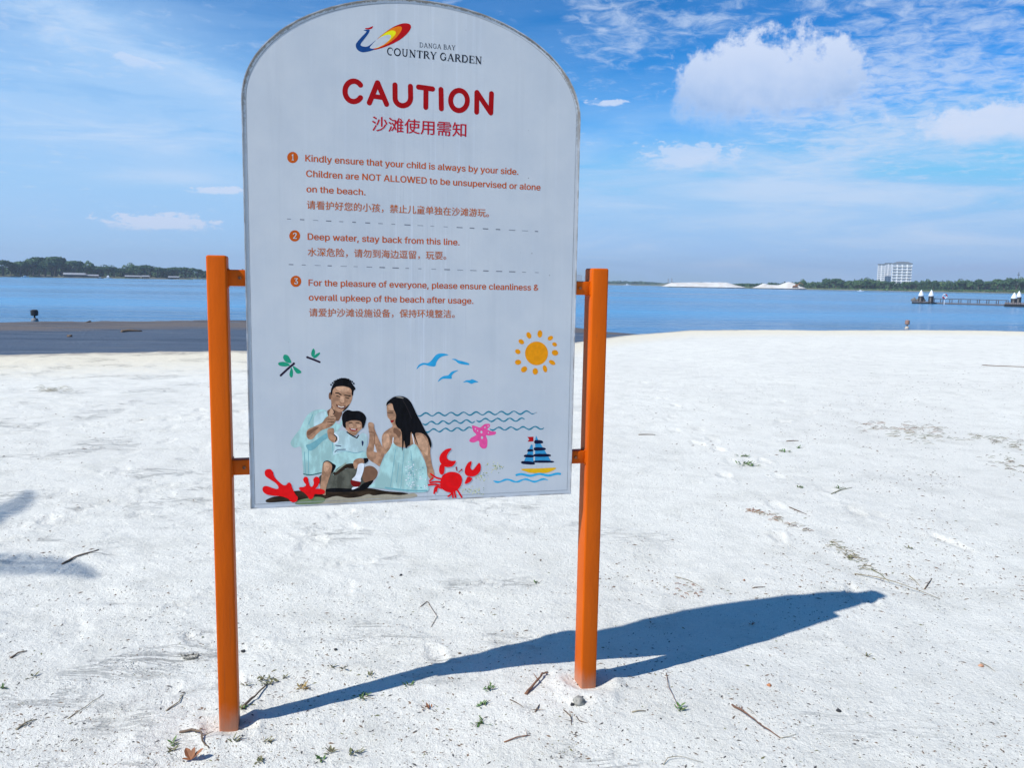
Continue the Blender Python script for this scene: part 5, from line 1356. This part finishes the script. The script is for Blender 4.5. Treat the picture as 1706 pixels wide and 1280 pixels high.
# dead leaf, stone, shell, pebbles
p = on_sand(318, 1269); mb = MB()
for k, (a, L_, tl) in enumerate(((2.3, .05, .5), (.3, .055, .7), (1.3, .04, 1.0), (3.4, .03, .3))): add_leaf(mb, Vector((0, 0, .004)), a, L_, L_ * .5, tl)
o = mb.build('dead_leaf', LEAFB); o.location = p; tag(o, 'curled reddish brown dead leaf at the bottom edge left of the left post', 'leaf')
def rock(px, py, r_, m_, name, label, cat, flat=.6, seed=1):
    p = on_sand(px, py); bm = bmesh.new(); bmesh.ops.create_icosphere(bm, subdivisions=3, radius=r_)
    from mathutils import noise as mn
    for v in bm.verts:
        k = 1 + .35 * mn.noise(v.co / r_ * 1.3 + Vector((seed * 3.1, 0, 0))) + .14 * mn.noise(v.co / r_ * 4 + Vector((seed, 5, 0)))
        v.co *= k; v.co.z *= flat
    me = bpy.data.meshes.new(name); bm.to_mesh(me); bm.free(); me.materials.append(m_)
    for q in me.polygons: q.use_smooth = True
    o = bpy.data.objects.new(name, me); col.objects.link(o); o.location = p + Vector((0, 0, r_ * flat * .45)); tag(o, label, cat); return o
STONE = mat('pale_stone', (.36, .34, .29), (.20, .19, .16), scale=60, rough=.9, bump=.002, bscale=200)
rock(965, 1172, .022, STONE, 'stone', 'pale lumpy stone just below the right post base', 'stone', .75, 2)
rock(953.5, 1175.5, .0075, DARK, 'pebble', 'small dark pebble touching the left side of the pale stone', 'pebble', .8, 3)
rock(1281.5, 1143.5, .009, mat('orange_pebble', (.5, .2, .07), (.4, .15, .06), scale=80, rough=.7), 'pebble', 'bright orange pebble right of the wiry stem', 'pebble', .7, 4)
rock(1634.5, 1111, .010, mat('peach_pebble', (.55, .3, .18), (.45, .22, .12), scale=80, rough=.7), 'pebble', 'peach coloured pebble near the right edge', 'pebble', .7, 5)
rock(668, 959.5, .008, DARK, 'pebble', 'small dark pebble alone on the sand below the middle of the panel', 'pebble', .7, 6)
rock(405, 1087, .009, DARK, 'pebble', 'small dark pebble just right of the left post', 'pebble', .8, 7)
rock(559, 1084, .007, DARK, 'pebble', 'small dark pebble above the arc of small sprigs', 'pebble', .8, 8)
rock(766, 1090, .006, TWIG, 'pebble', 'small brown pebble just above the wide shadow', 'pebble', .8, 9)
rock(1397, 1186, .009, DARK, 'pebble', 'small dark flat pebble in the lower right sand', 'pebble', .6, 10)
rock(1240, 968, .006, LEAFB, 'pebble', 'tiny reddish pebble above the shadow', 'pebble', .9, 11)
# broken coconut husk: a shallow bowl with ragged rim
p = on_sand(318, 1096); mb = MB(); jr = random.Random(2)
for k in range(9):
    a = k / 9 * 6.28; pts = [Vector((math.cos(a + q) * .03, math.sin(a + q) * .02, .004 + .006 * math.sin(q * 5 + k))) for q in (0, .35, .7, 1.0)]
    mb.tube(pts, [.004, .006, .005, .003], 5)
mb.tube([(-.035, 0, .006), (-.05, .012, .008), (-.06, .01, .004)], [.004, .003, .002], 5)
o = mb.build('husk', STONE, None, True); o.location = p; tag(o, 'broken ring of pale husk on the sand left of the left post', 'husk')

# seaweed trails: strands nobody could count
def trail(pts, n_, spread, L_, mats_, label, seed):
    rg = random.Random(seed); mb = MB(); segs = []
    for k in range(n_):
        f = rg.random() * (len(pts) - 1); i = int(f); f -= i
        x = pts[i][0] * (1 - f) + pts[i + 1][0] * f; y = pts[i][1] * (1 - f) + pts[i + 1][1] * f
        p = on_sand(x + rg.gauss(0, spread), y + rg.gauss(0, spread * .22), .003); a = rg.gauss(.0, .7); l_ = L_ * rg.uniform(.4, 1.3)
        d = Vector((math.cos(a), math.sin(a), 0)); q = p + d * l_; q.z = zat(q.x, q.y) + .002; mm = (p + q) / 2 + Vector((0, 0, l_ * .12)) + Vector((-d.y, d.x, 0)) * rg.uniform(-.2, .2) * l_
        mb.tube([p, mm, q], [.0016, .002, .001], 4, rg.randrange(len(mats_)))
    o = mb.build('seaweed_litter', mats_); tag(o, label, 'seaweed', kind='stuff'); return o
trail([(1430, 709), (1500, 712), (1550, 718)], 80, 16, .10, [LEAFB, TWIG, STRAW], 'brown streak of dry seaweed in the right middle distance', 1)
trail([(1470, 722), (1530, 732), (1560, 727)], 50, 16, .08, [STRAW, LEAFO], 'pale litter just below the brown seaweed streak', 2)
trail([(1622, 727), (1660, 735), (1706, 745)], 60, 14, .09, [STRAW, LEAFO, TWIG], 'olive streak of dry seaweed at the right edge', 3)
trail([(1245, 850), (1275, 858), (1335, 885)], 55, 7, .05, [LEAFB, STRAW, TWIG], 'thin brown seaweed trail right of the right post', 4)
trail([(1378, 902), (1400, 915), (1425, 932), (1440, 950)], 60, 7, .045, [LEAFO, STRAW], 'olive seaweed trail above the shadow tip', 5)
trail([(1660, 760), (1700, 790)], 50, 24, .05, [LEAFO, TWIG], 'scattered dark litter at the right edge', 6)
trail([(60, 648), (100, 650)], 40, 14, .12, [STRAW, LEAFO], 'faint straw patch far off on the left', 7)
trail([(1120, 970), (1160, 1000)], 20, 16, .03, [LEAFB, STRAW], 'sparse straw above the wide part of the shadow', 8)

# loose specks of bark, shell and charcoal over the sand
def specks(name, n_, pts_fn, size, m_, label, seed):
    rg = np.random.default_rng(seed); V = []; F = []
    for k in range(n_):
        px, py = pts_fn(rg); p = on_sand(px, py)
        s_ = size * float(rg.lognormal(0, .5)); s_ = min(s_, size * 3) * (1 + max(0, (900 - py)) / 500.0)
        a = rg.uniform(0, 6.28); el_ = rg.uniform(1, 3.2); c_, q_ = math.cos(a), math.sin(a); b_ = len(V)
        for (x, y, z) in ((-el_, 0, 0), (0, -.8, .1), (el_, .2, .1), (.1, .9, 0), (.1, 0, .8)):
            x *= rg.uniform(.7, 1.2); y *= rg.uniform(.7, 1.2)
            V.append((p.x + (x * c_ - y * q_) * s_, p.y + (x * q_ + y * c_) * s_, p.z + z * s_))
        F += [(b_, b_ + 1, b_ + 4), (b_ + 1, b_ + 2, b_ + 4), (b_ + 2, b_ + 3, b_ + 4), (b_ + 3, b_, b_ + 4)]
    o = np_mesh(name, V, F, m_, 3); tag(o, label, 'litter', kind='stuff'); return o
def lower(rg):
    while True:
        x = rg.uniform(-80, 1790); y = 1300 - 330 * rg.random() ** 1.25
        if rg.random() < .25 + .75 * float(np.clip(.5 + 1.6 * vnoise(np.array(x / 120.), np.array(y / 60.), 4), 0, 1)): return x, y
def mid_(rg):
    while True:
        x = rg.uniform(-80, 1790); y = rg.uniform(600, 1000)
        k = .22 if x < 1000 else .35 + .6 * min(max((x - 1150) / 400, 0), 1)
        if rg.random() < k * float(np.clip(.4 + 1.8 * vnoise(np.array(x / 110.), np.array(y / 40.), 8), 0.05, 1)): return x, y
specks('sand_litter', 5200, lower, .0017, TWIG, 'dark brown specks of bark scattered over the near sand', 1)
specks('sand_litter', 3600, lower, .0017, mat('charcoal_speck', (.05, .05, .05), (.09, .08, .07), scale=20, rough=.9), 'black specks scattered over the near sand', 2)
specks('sand_litter', 900, lower, .0018, LEAFO, 'tiny olive leaf crumbs scattered over the near sand', 3)
specks('sand_litter', 5200, mid_, .0024, TWIG, 'dark specks scattered over the middle distance', 5)
specks('sand_litter', 500, mid_, .0022, LEAFO, 'olive crumbs scattered over the middle distance', 6)

# dark drift on the tide flat; the first bar stands in for a shadow line
for (pts, r_, lab) in (([(203, 552.5), (215, 551.5), (236, 552)], .05, 'dark bar standing in for a thin shadow line on the wet tide flat left of the left post'),
                       ([(112, 560.5), (120, 560.5)], .04, 'small dark lump of drift on the wet tide flat at the left'),
                       ([(143, 538.5), (150, 536.5)], .05, 'small dark snag at the water line on the left')):
    z_ = -.16 if pts[0][1] > 545 else -.33
    W3 = [ground_at(*p, z_) for p in pts]; mb = MB(); mb.tube(W3, [r_, r_ * 1.2, r_ * .6][:len(W3)], 7); o = mb.build('drift_and_shadow_bar', TWIG, None, True); tag(o, lab, 'driftwood')

# palm outside the left edge; its frond tips shade the sand at the left
def palm(cx, cy, hgt, label, seed, nf, reach, turn):
    crown = Vector((cx, cy, 0))
    jr = random.Random(seed); r = empty('palm_tree', crown); tag(r, label, 'palm tree', None)
    pts = [Vector((.35 * math.sin(q * 1.3) * q * .5, .1 * q, hgt * q - .3 * (1 - q))) for q in np.linspace(0, 1, 14)]; off = pts[-1].copy(); off.z = 0
    pts = [q - off for q in pts]
    mb = MB(); mb.tube(pts, [.17 - .07 * q / 13 for q in range(14)], 10); mb.build('trunk', BARK, r, True)
    for k in range(nf):
        a = turn + k * 2.399 + jr.uniform(-.15, .15); up_ = .9 - 1.3 * k / nf; L_ = reach * jr.uniform(.85, 1.1); mb = MB(); pr = []
        for q in np.linspace(0, 1, 11):
            rr_ = L_ * q * math.cos(up_ * .5); z = hgt + L_ * (q * math.sin(up_) - .75 * q * q); pr.append(Vector((math.cos(a) * rr_, math.sin(a) * rr_, z)))
        mb.tube(pr, [.022 - .0018 * i for i in range(11)], 5)
        for i in range(1, 11):
            for h_ in (0, .5):
                c_ = pr[i - 1].lerp(pr[i], h_); d = (pr[i] - pr[i - 1]).normalized(); s_ = d.cross(Vector((0, 0, 1))).normalized(); ll = .26 * math.sin(math.pi * (.12 + .85 * (i - 1 + h_) / 10)) * L_ / 2.4
                for sg in (-1, 1):
                    tip = c_ + s_ * sg * ll * .85 + d * ll * .5 - Vector((0, 0, ll * .35)); mb.add([c_ - d * .02, c_ + d * .02, (c_ + tip) / 2 + d * .03 + Vector((0, 0, .02)), tip, (c_ + tip) / 2 - d * .02], [(0, 1, 2, 4), (2, 3, 4)])
        mb.build('frond', LEAFG, r)
    return r
palm(-8.14, 1.60, 5.5, 'palm tree standing outside the left edge, its shade touching the sand', 2, 11, 2.3, 5.416)

# ------------------------------------------------------------------ haze: pale air from the beach to the far shore
hz_ = MB().box(-2600, 2600, -60, 3200, -6, 75).build('haze', [])
M = bpy.data.materials.new('haze_air'); M.use_nodes = True; t = M.node_tree
for n_ in list(t.nodes): t.nodes.remove(n_)
ou = t.nodes.new('ShaderNodeOutputMaterial'); vo = t.nodes.new('ShaderNodeVolumePrincipled')
vo.inputs['Color'].default_value = (.72, .84, 1, 1); vo.inputs['Density'].default_value = .00028; vo.inputs['Anisotropy'].default_value = .2
t.links.new(vo.outputs[0], ou.inputs['Volume'])
hz_.data.materials.append(M); tag(hz_, kind='stuff')
